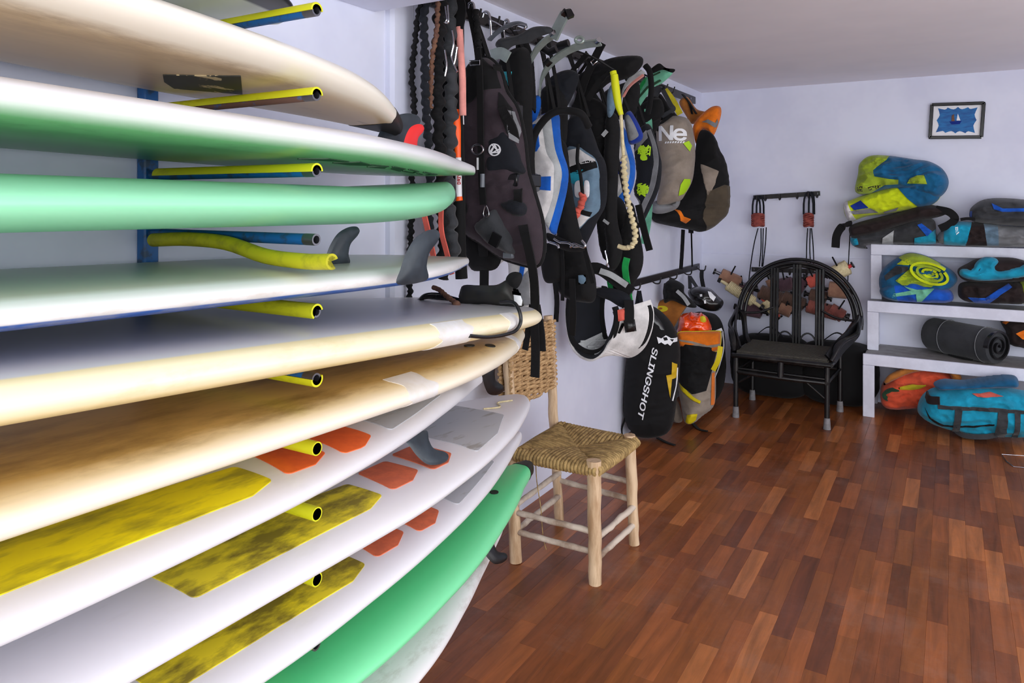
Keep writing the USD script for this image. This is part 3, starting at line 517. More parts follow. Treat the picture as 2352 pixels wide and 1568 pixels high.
part(rc, 'back_post', log((*L[0], 0), (L[0][0] - .055, L[0][1] + .02, .95), .025, .021, 14, 18), 'wood_pale', 50); part(rc, 'back_post', log((*L[3], 0), (L[3][0] - .055, L[3][1] - .01, .955), .022, .022, 14, 18), 'wood_pale', 50)
for a, b, zs in ((0, 1, (.205, .125)), (1, 2, (.17, .092)), (3, 2, (.27, .195)), (0, 3, (.235, .13))):
    for z in zs: part(rc, 'rung', log((*L[a], z), (*L[b], z - .004), .012, .0125), 'wood_rung', 50)
c4 = np.array([[*(L[0] + (.0, -.012)), .452], [*(L[1] + (.012, -.012)), .452], [*(L[2] + (.006, .012)), .45], [*(L[3] + (.0, .012)), .45]]); mid = c4.mean(0) + [0, 0, -.012]
seat = []
for k in range(4):
    a, b = c4[k], c4[(k + 1) % 4]; out = np.cross(b - a, [0, 0, 1]); out /= np.linalg.norm(out); out *= np.sign(out @ (a + b - 2 * mid)); n = 24
    for i in range(n):
        t = (i + .5) / n; e = a + (b - a) * t; k2 = min(t, 1 - t) * 2; inn = a + (mid - a) * k2 if t < .5 else b + (mid - b) * k2
        inn = inn + [0, 0, .004 * math.sin(k2 * 3.1)]; j = rg.normal(0, .0012, 3)
        seat.append(tube(crom([inn + [0, 0, -.022], inn + j * .4, inn * .4 + e * .6 + [0, 0, .012] + j, e + [0, 0, .006], e + out * .014 + [0, 0, -.008], e + [0, 0, -.026], e * .5 + inn * .5 + [0, 0, -.024]], 3), .0088, 6))
part(rc, 'seat', cat(*seat), 'rush', 60)
p0, p1 = np.array([L[0][0] - .03, L[0][1] + .012, 0]), np.array([L[3][0] - .03, L[3][1] - .004, 0]); back = []
for i in range(30):
    z = .625 + .31 * (i + .5) / 30; s = np.array([-.018 * (z - .4) / .5, 0, 0]); t = np.linspace(-.04, 1.04, 23); p = p0 + np.outer(t, p1 - p0) + s; p[:, 2] = z + .003 * np.sin(t * 9 + i)
    p[:, 0] += .014 + .006 * np.where(i % 2, 1, -1) * np.sin(t * 6 * np.pi) + rg.normal(0, .0012, len(t)); back.append(tube(p, .0072, 6))
    p = p.copy(); p[:, 0] -= .05; back.append(tube(p[::2], .0072, 5))
part(rc, 'woven_back', cat(*back), 'rush_back', 60)
warp = []
for t in np.linspace(.06, .94, 7):
    q = p0 + (p1 - p0) * t; warp.append(strap([(q[0] + .013 - .018 * (z - .4) / .5, q[1], z) for z in (.62, .7, .8, .94)], .022, .008, (0, 1, 0)))
part(rc, 'woven_upright', cat(*warp), 'rush_back', 60)
part(rc, 'loose_strand', tube(crom([(-1.47, 2.66, .44), (-1.46, 2.655, .34), (-1.445, 2.66, .24), (-1.44, 2.67, .12), (-1.43, 2.68, .06)], 6), .002, 5), 'rush', 60)

# ---------------------------------------------------------------- black cane armchair
ac = thing('cane_armchair', 'black hoop backed cane armchair facing the room by the back wall', 'chair', (-.98, 5.4, 0))
xl, xr, yf, yb, zs = -1.274, -.697, 5.16, 5.66, .425
for x, y in ((xl, yf - .01), (xr, yf + .02), (xl - .005, yb), (xr + .02, yb)):
    lg = part(ac, 'leg', tube([(x, y, 0), (x, y, .2), (x, y, zs)], .017, 10), 'cane_black', 50); part(lg, 'foot_wrap', tube([(x, y, .001), (x, y, .03), (x, y, .075)], [.024, .022, .019], 12), 'cane_foot', 50, 'pale worn foot binding')
part(ac, 'seat', cat(box((xl, yf - .01, zs), (xr + .01, yb, zs + .02), .006), *[tube([(xl, yf + .02 + i * .024, zs + .02), (xr, yf + .02 + i * .024, zs + .02)], .011, 6) for i in range(20)]), 'cane_seat', 50)
part(ac, 'seat_rim', cat(tube([(xl - .02, yf - .02, zs), (xr + .03, yf - .02, zs)], .016, 8), tube([(xl - .02, yf - .02, zs), (xl - .02, yb, zs)], .014, 8), tube([(xr + .03, yf - .02, zs), (xr + .03, yb, zs)], .014, 8)), 'cane_black', 50)
HC, HR, HZ = -.965, .425, .635
for dy, dr in ((0, 0), (-.024, -.024), (.004, -.048)):
    a = np.linspace(-.12, np.pi + .12, 40); part(ac, 'hoop', tube(np.stack([HC + (HR + dr) * np.cos(a), 5.69 + dy + .05 * np.sin(a), HZ + (.42 + dr) * np.sin(a)], 1), .0125, 8), 'cane_black', 50)
for x in (-1.125, -.968, -.812):
    zt = HZ + .385 * math.sqrt(max(1 - ((x - HC) / .40) ** 2, 0))
    for d in (-.021, 0, .021): part(ac, 'back_slat', tube([(x + d, 5.655, zs), (x + d, 5.70, zt)], .0105, 7), 'cane_black', 50)
for x in (-1.046, -.89):
    a = np.linspace(0, np.pi, 14); part(ac, 'back_arch', tube(np.stack([x + .056 * np.cos(a), 5.655 + .01 * np.sin(a), zs + .02 + .085 * np.sin(a)], 1), .006, 7), 'cane_black', 50)
for s in (-1, 1): part(ac, 'side_bow', tube([(HC + s * .165, 5.67, .70), (HC + s * .27, 5.665, .655), (HC + s * .41, 5.66, .645)], .009, 7, sm=5), 'cane_black', 50)
for s, xs in ((-1, xl), (1, xr)):
    for k, d in enumerate((0, .026, .052)):
        part(ac, 'arm_cane', tube([(HC + s * (HR + .0 - d * .3), 5.66 - d, HZ + .04 - d * .2), (HC + s * (HR - .005), 5.48 - d, .60 - d * .1), (xs + s * (.075 - d * .4), 5.30, .545), (xs + s * .022, yf + .04 + d * .5, zs + .015)], .0135, 8, sm=6), 'cane_black', 50)
    part(ac, 'arm_band', strap([(HC + s * .42, 5.63, .66), (HC + s * .40, 5.50, .60), (xs + s * .06, 5.34, .52), (xs + s * .01, 5.22, zs + .02)], .085, .016, (0, .6, .8)), 'cane_black', 50)
    part(ac, 'arm_rest', strap([(HC + s * .41, 5.66, .665), (HC + s * .37, 5.62, .62), (xs + s * .03, 5.56, .50), (xs, 5.52, zs + .02)], .055, .02, (0, 1, .2)), 'cane_black', 50)
part(ac, 'stretcher', cat(tube([(xl, yf - .01, .315), (-.98, yf - .014, .306), (xr, yf + .02, .30)], .015, 8, sm=4), tube([(xl, yf, .335), (xr, yf + .02, .325)], .010, 8)), 'cane_black', 50)
part(ac, 'stretcher', tube([(xl, yb, .30), (xr, yb, .30)], .012, 8), 'cane_black', 50); part(ac, 'stretcher', tube([(xl, yf, .30), (xl, yb, .30)], .012, 8), 'cane_black', 50); part(ac, 'stretcher', tube([(xr, yf, .30), (xr + .02, yb, .30)], .012, 8), 'cane_black', 50)
part(ac, 'centre_strut', tube([(-.98, yf - .012, .31), (-.98, yf - .012, zs)], .02, 8), 'cane_black', 50)
for a, b in (((xr, yf + .02, .19), (xr - .14, yf, .31)), ((xl, yf, .23), (xl + .12, yf, .31)), ((xl, yf + .02, .32), (xl + .14, yb - .2, zs))): part(ac, 'brace', tube([a, b], .007, 7), 'cane_black', 50)

# ---------------------------------------------------------------- stepped shelf and what lies on it
sh = thing('stepped_shelf', 'white wooden shelf whose three tiers step forward, against the back wall', 'shelf', (.3, 5.85, 0))
X0, X1 = -.515, 1.35
TI = [(5.62, .43, 0.0), (5.79, .775, .43), (5.915, 1.17, .775)]
for k, (y, z, zb) in enumerate(TI):
    x0 = X0 + .012 * (k - 1)
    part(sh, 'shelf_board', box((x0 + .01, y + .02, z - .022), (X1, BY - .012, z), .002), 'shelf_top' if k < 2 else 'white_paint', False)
    part(sh, 'front_rail', box((x0, y, z - .075), (X1, y + .022, z + .002), .003), 'white_paint', False)
    for x in (x0, X1 - .07):
        part(sh, 'post', box((x, y, zb + .001 if k else 0), (x + .072, y + .022, z - .076), .002), 'white_paint', False); part(sh, 'side_panel', box((x + .005, BY - .06, zb if k else 0), (x + .06, BY - .012, z - .023), .002), 'white_paint', False)
def ftube(o, name, spec, r, mt, n=9, sm=5): return part(o, name, tube(pts(spec), r, n, sm=sm), mt, 60)
# top tier, left: lime and petrol kite on a dark kite
k1 = thing('folded_kite', 'lime and petrol blue folded kite heaped on top of the dark kite', 'kite', (-.35, 5.9, 1.36))
pl = Plane(-.3, 5.93)
lowp = padp(k1, 'lower_fold', pl, [(1937, 470), (1958, 458), (2030, 432), (2095, 420), (2150, 425), (2160, 452), (2130, 475), (2060, 488), (1990, 497), (1950, 508)], 'cloth_lime', .10, R=.06, wr=.014, seed=4, res=.012)
dec(k1, 'blue_panel', lowp, [[(2058, 425), (2110, 418), (2165, 420), (2165, 470), (2110, 475), (2085, 455)]], 'cloth_petrol'); dec(k1, 'navy_panel', lowp, [[(1957, 472), (1980, 460), (1999, 477), (1966, 482)]], 'cloth_navy'); dec(k1, 'grey_panel', lowp, [[(1953, 485), (2003, 478), (2020, 488), (1966, 492)], [(2030, 487), (2066, 476), (2060, 484), (2035, 490)]], 'cloth_grey'); dec(k1, 'white_edge', lowp, [[(1936, 462), (1946, 458), (1970, 508), (1950, 512)]], 'cloth_white')
upp = padp(k1, 'upper_fold', pl, [(1966, 440), (1972, 400), (1976, 376), (2000, 358), (2045, 358), (2100, 366), (2135, 371), (2165, 388), (2179, 415), (2172, 440), (2150, 455), (2110, 447), (2050, 435), (1995, 446)], 'cloth_petrol', .13, R=.085, wr=.016, seed=9, res=.012, h0=.02)
dec(k1, 'lime_panel', upp, [[(1960, 450), (1962, 350), (2049, 350), (2040, 368), (2010, 392), (2012, 406), (2045, 412), (2067, 414), (2066, 424), (2035, 426), (2000, 445)], [(2086, 422), (2092, 411), (2108, 404), (2124, 403), (2131, 424)]], 'cloth_olive'); dec(k1, 'dark_mark', upp, [[(1972, 432), (1987, 426), (1985, 440), (1975, 440)], [(1998, 430), (2030, 424), (2020, 434), (2000, 438)]], 'cloth_dark_brown')
k2 = thing('folded_kite', 'dark brown kite with blue and grey corners at the shelf\'s left end', 'kite', (-.4, 5.9, 1.175))
lb = padp(k2, 'grey_fold', pl, [(1954, 545), (1990, 530), (2060, 520), (2110, 500), (2145, 505), (2150, 535), (2148, 560), (2000, 561), (1992, 571), (1962, 566)], 'cloth_charcoal', .10, R=.05, wr=.01, seed=2, h0=-.01)
dec(k2, 'teal_corner', lb, [[(1954, 545), (1972, 545), (1975, 560), (1956, 565)], [(2102, 545), (2130, 540), (2150, 525), (2150, 565), (2100, 565)]], 'cloth_teal'); dec(k2, 'pale_corner', lb, [[(2030, 545), (2055, 528), (2052, 565), (2026, 565)]], 'cloth_silver'); dec(k2, 'royal_strip', lb, [[(2108, 515), (2118, 512), (2142, 530), (2130, 542)]], 'cloth_royal')
db = padp(k2, 'brown_fold', pl, [(1952, 520), (1980, 508), (2060, 488), (2110, 472), (2150, 472), (2178, 485), (2160, 497), (2110, 507), (2060, 520), (2000, 540), (1965, 546), (1953, 540)], 'cloth_dark_brown', .12, R=.05, wr=.012, seed=6, h0=.01)
part(k2, 'strap_end', strap(pts([(1956, 512, 5.86), (1935, 520, 5.84), (1922, 540, 5.84), (1919, 568, 5.85)]), .055, .018, (1, 0, .5)), 'cloth_black'); part(k2, 'strap_end', strap(pts([(2150, 480, 5.84), (2180, 487, 5.82), (2193, 502, 5.82), (2180, 515, 5.82), (2158, 525, 5.82)]), .05, .018, (.3, 0, 1)), 'cloth_black'); part(k2, 'cord', tube(pts([(1953, 525, 5.86), (1950, 580, 5.97), (1947, 650, 6.02)]), .0035, 6, sm=5), 'cloth_ink')
k3 = thing('folded_kite', 'grey, teal and black kite at the right end of the top tier', 'kite', (.15, 5.9, 1.172))
a = padp(k3, 'lower_fold', pl, [(2170, 520), (2200, 508), (2260, 512), (2330, 520), (2460, 520), (2470, 562), (2172, 562)], 'cloth_grey', .12, R=.05, wr=.012, seed=12)
dec(k3, 'teal_panel', a, [[(2168, 505), (2232, 508), (2218, 563), (2168, 563)]], 'cloth_teal'); dec(k3, 'brown_panel', a, [[(2232, 508), (2258, 512), (2266, 563), (2217, 563)]], 'cloth_dark_brown'); dec(k3, 'blue_panel', a, [[(2258, 512), (2290, 516), (2292, 563), (2266, 563)]], 'cloth_bluegrey'); dec(k3, 'white_mark', a, [[(2194, 520), (2200, 519), (2203, 532), (2196, 538)]], 'print_white')
b = padp(k3, 'upper_fold', pl, [(2226, 490), (2232, 475), (2260, 458), (2310, 455), (2380, 462), (2460, 480), (2465, 515), (2380, 520), (2300, 516), (2240, 510), (2228, 500)], 'cloth_charcoal', .13, R=.06, wr=.014, seed=14, h0=.015)
dec(k3, 'blue_edge', b, [[(2226, 500), (2224, 485), (2232, 484), (2231, 500)], [(2275, 466), (2300, 478), (2360, 477), (2360, 485), (2300, 486), (2280, 480)]], 'cloth_royal'); part(k3, 'strap_end', strap(pts([(2240, 503, 5.80), (2222, 502, 5.80), (2206, 504, 5.80)]), .02, .01, (0, 0, 1)), 'cloth_black')
# middle tier
pm = Plane(0, 5.86); k4 = thing('folded_kite', 'rolled lime, green and royal blue kite on the middle tier', 'kite', (-.3, 5.88, .776))
a = padp(k4, 'body_fold', pm, [(2019, 640), (2030, 615), (2060, 592), (2090, 580), (2130, 588), (2170, 610), (2196, 630), (2196, 650), (2170, 668), (2120, 672), (2060, 668), (2025, 668)], 'cloth_petrol', .12, R=.08, wr=.014, seed=21, res=.012)
dec(k4, 'olive_panel', a, [[(2060, 588), (2095, 575), (2150, 588), (2165, 605), (2120, 612), (2095, 606), (2085, 600)], [(2060, 640), (2090, 615), (2160, 640), (2140, 655), (2075, 650)]], 'cloth_olive'); dec(k4, 'lime_panel', a, [[(2062, 604), (2080, 590), (2094, 595), (2090, 605)], [(2064, 640), (2080, 626), (2087, 626), (2085, 638)]], 'cloth_lime'); dec(k4, 'brown_panel', a, [[(2034, 630), (2060, 608), (2088, 608), (2088, 618), (2060, 628), (2038, 640)]], 'cloth_charcoal')
b = padp(k4, 'blue_fold', pm, [(2023, 660), (2060, 642), (2100, 640), (2150, 655), (2185, 668), (2184, 692), (2120, 694), (2060, 690), (2030, 680)], 'cloth_royal', .12, R=.05, wr=.01, seed=22, h0=.02); dec(k4, 'petrol_panel', b, [[(2018, 640), (2055, 645), (2065, 690), (2020, 690)]], 'cloth_petrol'); dec(k4, 'mint_mark', b, [[(2052, 677), (2056, 669), (2095, 662), (2078, 652), (2108, 660), (2148, 658), (2130, 675), (2118, 688), (2108, 688), (2106, 670)]], 'cloth_mint')
for i, r in enumerate((.085, .058, .034, .016)):
    c = pm.px([(2138, 625)])[0]; t = np.linspace(0, 6.1, 30); R2 = np.interp(t, [0, 6.1], [r, r * .8]); part(k4, 'roll_layer', strap(np.stack([c[0] + 1.45 * R2 * np.cos(t + .8), np.full(30, 5.75 + .012 * i), c[2] + .85 * R2 * np.sin(t + .8) - .35 * R2 * np.cos(t + .8)], 1), .10, .016, (0, 1, 0), sm=0), 'cloth_lime' if i % 2 == 0 else 'cloth_olive', 60)
k5 = thing('folded_kite', 'teal and dark brown kite with royal blue edging on the middle tier', 'kite', (.1, 5.88, .776))
a = padp(k5, 'lower_fold', pm, [(2200, 668), (2206, 650), (2240, 645), (2300, 646), (2350, 650), (2355, 694), (2300, 697), (2230, 694), (2205, 684)], 'cloth_dark_brown', .12, R=.05, wr=.012, seed=31); dec(k5, 'royal_edge', a, [[(2222, 678), (2262, 679), (2290, 660), (2315, 648), (2322, 655), (2295, 672), (2268, 696), (2240, 694)]], 'cloth_royal')
b = padp(k5, 'dark_fold', pm, [(2200, 618), (2222, 604), (2250, 592), (2300, 590), (2340, 594), (2370, 610), (2370, 640), (2300, 648), (2230, 646), (2205, 636)], 'cloth_dark_brown', .12, R=.06, wr=.012, seed=33, h0=.02)
padp(k5, 'teal_fold', Plane(0, 5.74), [(2204, 630), (2208, 618), (2232, 616), (2244, 600), (2262, 590), (2285, 592), (2294, 602), (2292, 618), (2340, 612), (2370, 600), (2370, 628), (2330, 640), (2260, 645), (2220, 640)], 'cloth_teal', .045, R=.03, wr=.012, seed=34, back=1.0)
k6 = thing('folded_kite', 'lime fabric bundle cut off by the picture\'s right edge, middle tier', 'kite', (.45, 5.88, .776)); a = padp(k6, 'body_fold', pm, [(2338, 660), (2350, 640), (2400, 632), (2450, 650), (2455, 692), (2350, 697)], 'cloth_lime', .1, R=.05, wr=.012, seed=35); dec(k6, 'olive_panel', a, [[(2345, 645), (2380, 640), (2370, 670), (2345, 672)]], 'cloth_olive')
# lower tier: rolled sleeping mat, dark bundle
rm = thing('rolled_mat', 'dark grey rolled mat lying across the lower tier', 'rolled mat', (0, 5.8, .43))
A_, B_ = on(2140, 765, 1, 5.99), on(2290, 778, 1, 5.70); A_[2] = .55; B_[2] = .545; part(rm, 'roll', tube([A_, A_ * .97 + B_ * .03, A_ * .5 + B_ * .5 + [0, 0, -.004], A_ * .03 + B_ * .97, B_], [.105, .113, .116, .113, .108], 28), 'cloth_charcoal', 50)
ax = (B_ - A_) / np.linalg.norm(B_ - A_); e1 = np.cross(ax, [0, 0, 1]); e1 /= np.linalg.norm(e1); t = np.linspace(0, 16, 130); rr = .108 - .0062 * t; part(rm, 'spiral_end', strap(B_ + ax * .004 + np.outer(rr * np.cos(t), e1) + np.outer(rr * np.sin(t), [0, 0, 1]), .03, .012, ax, sm=0), 'cloth_shiny_black', 60)
for f in (.28, .86):
    c = A_ + (B_ - A_) * f; t = np.linspace(0, 2 * np.pi, 40, endpoint=False); part(rm, 'seam', tube(c + .1165 * (np.outer(np.cos(t), e1) + np.outer(np.sin(t), [0, 0, 1])), .0025, 6, True), 'cloth_grey', 60)
part(rm, 'strap', strap([(A_ * .7 + B_ * .3) + [0, -.06, -.108], (A_ * .5 + B_ * .5) + [0, -.085, -.105], (A_ * .35 + B_ * .65) + [0, -.05, -.108]], .03, .008, (0, 1, 0)), 'cloth_black')
db2 = thing('dark_bundle', 'dark folded kite with an orange corner behind the rolled mat', 'kite', (.35, 5.9, .43)); a = padp(db2, 'body_fold', Plane(0, 5.95), [(2298, 735), (2320, 722), (2400, 718), (2480, 730), (2480, 800), (2330, 795), (2310, 760)], 'cloth_dark_brown', .1, R=.05, wr=.012, seed=41); dec(db2, 'orange_corner', a, [[(2330, 760), (2350, 752), (2370, 756), (2370, 776), (2345, 772)], [(2300, 738), (2320, 722), (2330, 724), (2308, 740)]], 'cloth_orange')
# floor under the shelf
ob = thing('orange_bag', 'orange red bag with a green lining lying under the lowest shelf', 'bag', (-.3, 5.75, 0)); pl = Plane(0, 5.80)
padp(ob, 'body', pl, [(2022, 900), (2030, 875), (2060, 850), (2110, 838), (2170, 842), (2205, 856), (2200, 890), (2170, 920), (2110, 934), (2050, 937), (2026, 925)], 'cloth_red_orange', .16, R=.09, wr=.014, seed=51); padp(ob, 'green_lining', Plane(0, 5.655), [(2026, 904), (2040, 892), (2062, 890), (2080, 900), (2072, 916), (2045, 922), (2030, 917)], 'cloth_dark_green', .02, wr=.006, seed=52, back=2); padp(ob, 'brown_flap', Plane(0, 5.645), [(2040, 862), (2080, 845), (2150, 842), (2200, 856), (2208, 872), (2190, 876), (2170, 852), (2100, 855), (2050, 875), (2030, 884)], 'cloth_ochre', .02, seed=53, back=3); padp(ob, 'yellow_strip', Plane(0, 5.64), [(2066, 889), (2110, 880), (2135, 878), (2115, 892), (2075, 896)], 'cloth_yellow', .012, seed=54, back=3)
du = thing('duffel_bag', 'large teal duffel bag with grey webbing on the floor before the shelf', 'bag', (.2, 5.5, 0)); pl = Plane(0, 5.52, 4)
a = padp(du, 'body', pl, [(2107, 935), (2120, 905), (2150, 888), (2210, 880), (2290, 884), (2350, 896), (2440, 905), (2480, 930), (2480, 985), (2400, 1000), (2300, 1000), (2220, 993), (2150, 975), (2115, 955)], 'cloth_teal', .17, R=.13, wr=.012, seed=61, res=.016)
padp(du, 'lid', Plane(0, 5.50, 4), [(2144, 880), (2165, 870), (2215, 872), (2280, 862), (2330, 862), (2336, 885), (2290, 888), (2220, 890), (2160, 892)], 'cloth_petrol', .13, R=.05, wr=.01, seed=62)
dec(du, 'webbing', a, [[(2188, 925), (2204, 925), (2198, 990), (2183, 985)], [(2285, 925), (2306, 925), (2302, 1002), (2274, 1002)], [(2322, 930), (2334, 930), (2330, 1002), (2318, 1002)], [(2150, 915), (2260, 920), (2350, 928), (2350, 936), (2260, 928), (2150, 922)]], 'cloth_charcoal', th=.004); dec(du, 'red_lining', a, [[(2228, 893), (2270, 891), (2298, 899), (2240, 899)]], 'cloth_coral'); dec(du, 'zip', a, [[(2122, 925), (2135, 945), (2165, 962), (2230, 962), (2275, 956), (2275, 959), (2230, 966), (2160, 966), (2132, 949)]], 'cloth_black')
part(du, 'handle', strap(pts([(2190, 985, 5.42), (2215, 1000, 5.38), (2260, 1003, 5.37), (2290, 998, 5.4)]), .03, .006, (0, 0, 1)), 'cloth_charcoal'); part(du, 'side_tab', strap(pts([(2128, 905, 5.42), (2135, 918, 5.36), (2158, 920, 5.33)]), .05, .01, (0, .3, 1)), 'cloth_dark_brown')
wh = solo('wire_hanger', tube([on(*q, 2, .004) for q in ((2362, 1047), (2300, 1043), (2312, 1060), (2328, 1071), (2370, 1076))], .0025, 6), 'chrome', 'thin bent wire lying on the floor in front of the duffel bag', 'wire')
# ---------------------------------------------------------------- picture, racks and bars on the back wall
pf = thing('framed_picture', 'small black framed seascape with a sailing boat on the back wall', 'picture', (.03, BY, 2.05)); pl = Plane(0, BY - .001)
q = pl.uv([(2138, 238), (2263, 234), (2257, 318), (2133, 319)]); o4 = pl.pt(q, .012); i4 = [c + (np.array(o4).mean(0) - c) * np.array([.105, 0, .155]) for c in o4]
for k in range(4): part(pf, 'frame_side', bar(o4[k] + (o4[(k + 1) % 4] - o4[k]) * -.0 + (np.array(o4).mean(0) - o4[k]) * np.array([.05, 0, .075]), o4[(k + 1) % 4] + (np.array(o4).mean(0) - o4[(k + 1) % 4]) * np.array([.05, 0, .075]), .022, .022, (0, 1, 0), .003), 'plastic_black', 30)
mount = Pad(pl, uv=q, T=.003, R=.004, sm=False, back=0, h0=.004); cond(pf, 'mount', mount, 'plastic_white')
mat('painted_sea', (22, 110, 176), .6, (14, 78, 146), 14, .9, stretch=(1, 1, 4)); rp = np.random.default_rng(3); ring = []
for (a, b), n in (((2158, 251), 5), ((2242, 249), 4), ((2236, 303), 5), ((2153, 302), 4)): ring.append((a, b))
edge_pts = [];
for k in range(4):
    a, b = np.array(ring[k]), np.array(ring[(k + 1) % 4]); nn = 4 if k % 2 == 0 else 2; c = np.mean(ring, 0)
    for i in range(nn):
        p0_, p1_ = a + (b - a) * i / nn, a + (b - a) * (i + 1) / nn; edge_pts.append(p0_ + (p0_ - c) / np.linalg.norm(p0_ - c) * 4); edge_pts += [p0_ * .75 + p1_ * .25, p0_ * .5 + p1_ * .5 - (p0_ * .5 + p1_ * .5 - c) * .05, p0_ * .25 + p1_ * .75]
dec(pf, 'painting', mount, [edge_pts], 'painted_sea', eps=.001, th=.001); dec(pf, 'white_sail', mount, [[(2197, 277), (2200, 261), (2206, 277)]], 'plastic_white', eps=.0025); dec(pf, 'red_sail', mount, [[(2185, 280), (2186, 266), (2191, 262), (2193, 281)]], 'rope_brown', eps=.0025); dec(pf, 'hull', mount, [[(2180, 279), (2209, 278), (2204, 285), (2186, 286)]], 'cloth_navy', eps=.003)
def hookrail(label, a, b, hooks, w=.035):
    t = thing('hook_rail', label, 'hook rail', ((a + b) / 2)); wall = np.array([1, 0, 0]) if abs(a[1] - b[1]) > .3 else np.array([0, -1, 0]); d = (b - a) / np.linalg.norm(b - a)
    part(t, 'flat_bar', bar(a, b, .012, w, c=.002) if False else bar(a, b, .012, w), 'black_steel', False)
    for f in (.04, .96): c = a + (b - a) * f; part(t, 'bolt', tube([c, c + wall * .012], .008, 8), 'chrome', 30)
    for f in hooks:
        c = a + (b - a) * f; part(t, 'hook', tube(crom([c + [0, 0, -.012], c + wall * .03 + [0, 0, -.03], c + wall * .06 + [0, 0, -.025], c + wall * .07 + [0, 0, .012]], 5), .005, 7), 'black_steel', 60)
    return t
rb = hookrail('upper black hook rail on the back wall above the cane armchair', np.array([-1.36, BY - .01, 1.508]), np.array([-.865, BY - .01, 1.54]), (.08, .2, .42, .68, .85, .97))
rb2 = hookrail('lower black hook rail on the back wall, half hidden by the cane armchair', np.array([-1.375, BY - .01, .935]), np.array([-.88, BY - .01, .945]), (.15, .35, .6, .85))
def lineset(label, top, wrapc, wx, tails, loops):
    t = thing('coiled_lines', label, 'kite lines', (*wrapc[:2], wrapc[2]))
    for d in loops:
        a = np.linspace(0, np.pi, 12); part(t, 'loop', tube(np.stack([wrapc[0] + d[0] + d[1] * np.cos(a), np.full(12, BY - .075 + d[2]), wrapc[2] + .04 + (top - wrapc[2] - .03) * np.sin(a) ** .6], 1), .007, 7), 'cloth_ink', 60)
    part(t, 'wrap', cat(*[tube(np.stack([wrapc[0] + wx * np.cos(np.linspace(0, 6.28, 20)), BY - .075 + .03 * np.sin(np.linspace(0, 6.28, 20)), np.full(20, z) + .006 * np.sin(np.linspace(0, 12, 20) + z * 90)], 1), .008, 6) for z in np.arange(wrapc[2] - .045, wrapc[2] + .05, .012)], tube([(wrapc[0], BY - .075, wrapc[2] - .05), (wrapc[0], BY - .075, wrapc[2] + .05)], wx * .85, 10)), 'cloth_coral' if False else 'wrap_red', 60)
    for s in tails: part(t, 'line', tube(pts(s), .0042, 6, sm=5), 'cloth_ink', 60)
mat('wrap_red', (150, 70, 60), .8, (110, 44, 40), 40, .8)
yb_ = BY - .07
lineset('left bundle of black kite lines with red wrapping on the upper hook rail', 1.51, np.array([-1.312, yb_, 1.335]), .045, [[(1741, 524, yb_), (1732, 560, yb_), (1724, 610, yb_), (1718, 660, yb_)], [(1748, 524, yb_), (1748, 570, yb_), (1744, 612, yb_)], [(1753, 524, yb_), (1752, 570, yb_), (1750, 612, yb_)], [(1760, 522, yb_), (1758, 560, yb_), (1752, 612, yb_)]], [(-.012, .03, 0), (.014, .028, .012)])
lineset('right bundle of black kite lines with red wrapping on the upper hook rail', 1.54, np.array([-.938, yb_, 1.34]), .032, [[(1855, 524, yb_), (1853, 560, yb_), (1852, 612, yb_)], [(1861, 524, yb_), (1860, 570, yb_), (1862, 615, yb_)], [(1864, 524, yb_), (1868, 570, yb_), (1869, 615, yb_)]], [(0, .035, 0), (.02, .02, .012)])
def ctrl(label, a, b, line, tubec='plastic_black', r=.03, group=None, wind=.6):
    """kite control bar with its lines wound round both ends"""
    a, b = np.asarray(a, float), np.asarray(b, float); a, b, r = a - (b - a) * .22, b + (b - a) * .22, r * 1.3; t = thing('control_bar', label, 'kite bar', (a + b) / 2, group); d = b - a
    part(t, 'bar_tube', tube([a, b], .014, 10), tubec, 50)
    for e in (a, b): part(t, 'end_float', tube([e - d * .03, e + d * .03], [.024, .024], 12), 'plastic_black', 50)
    part(t, 'wound_line', cat(*[coil(a + d * (.5 - wind / 2) + d * .01 * k, b - d * (.5 - wind / 2) + d * .01 * k, r - .007 * k, 20, .0065, 8) for k in range(3)]), line, 60)
    q = np.cross(d / np.linalg.norm(d), [0, 1, 0]) * .08; m = (a + b) / 2; part(t, 'centre_line', tube([m, m + q * .5 + [0, -.03, 0], m + q * 1.4 + [0, -.01, 0]], .006, 6, sm=5), 'cloth_black', 60)
cloth('line_tan', (170, 128, 104), var=(120, 84, 70)); cloth('line_red', (150, 84, 74), var=(96, 54, 52)); cloth('line_plum', (104, 74, 84), var=(66, 48, 56)); cloth('line_brown', (104, 78, 66), var=(66, 50, 44))
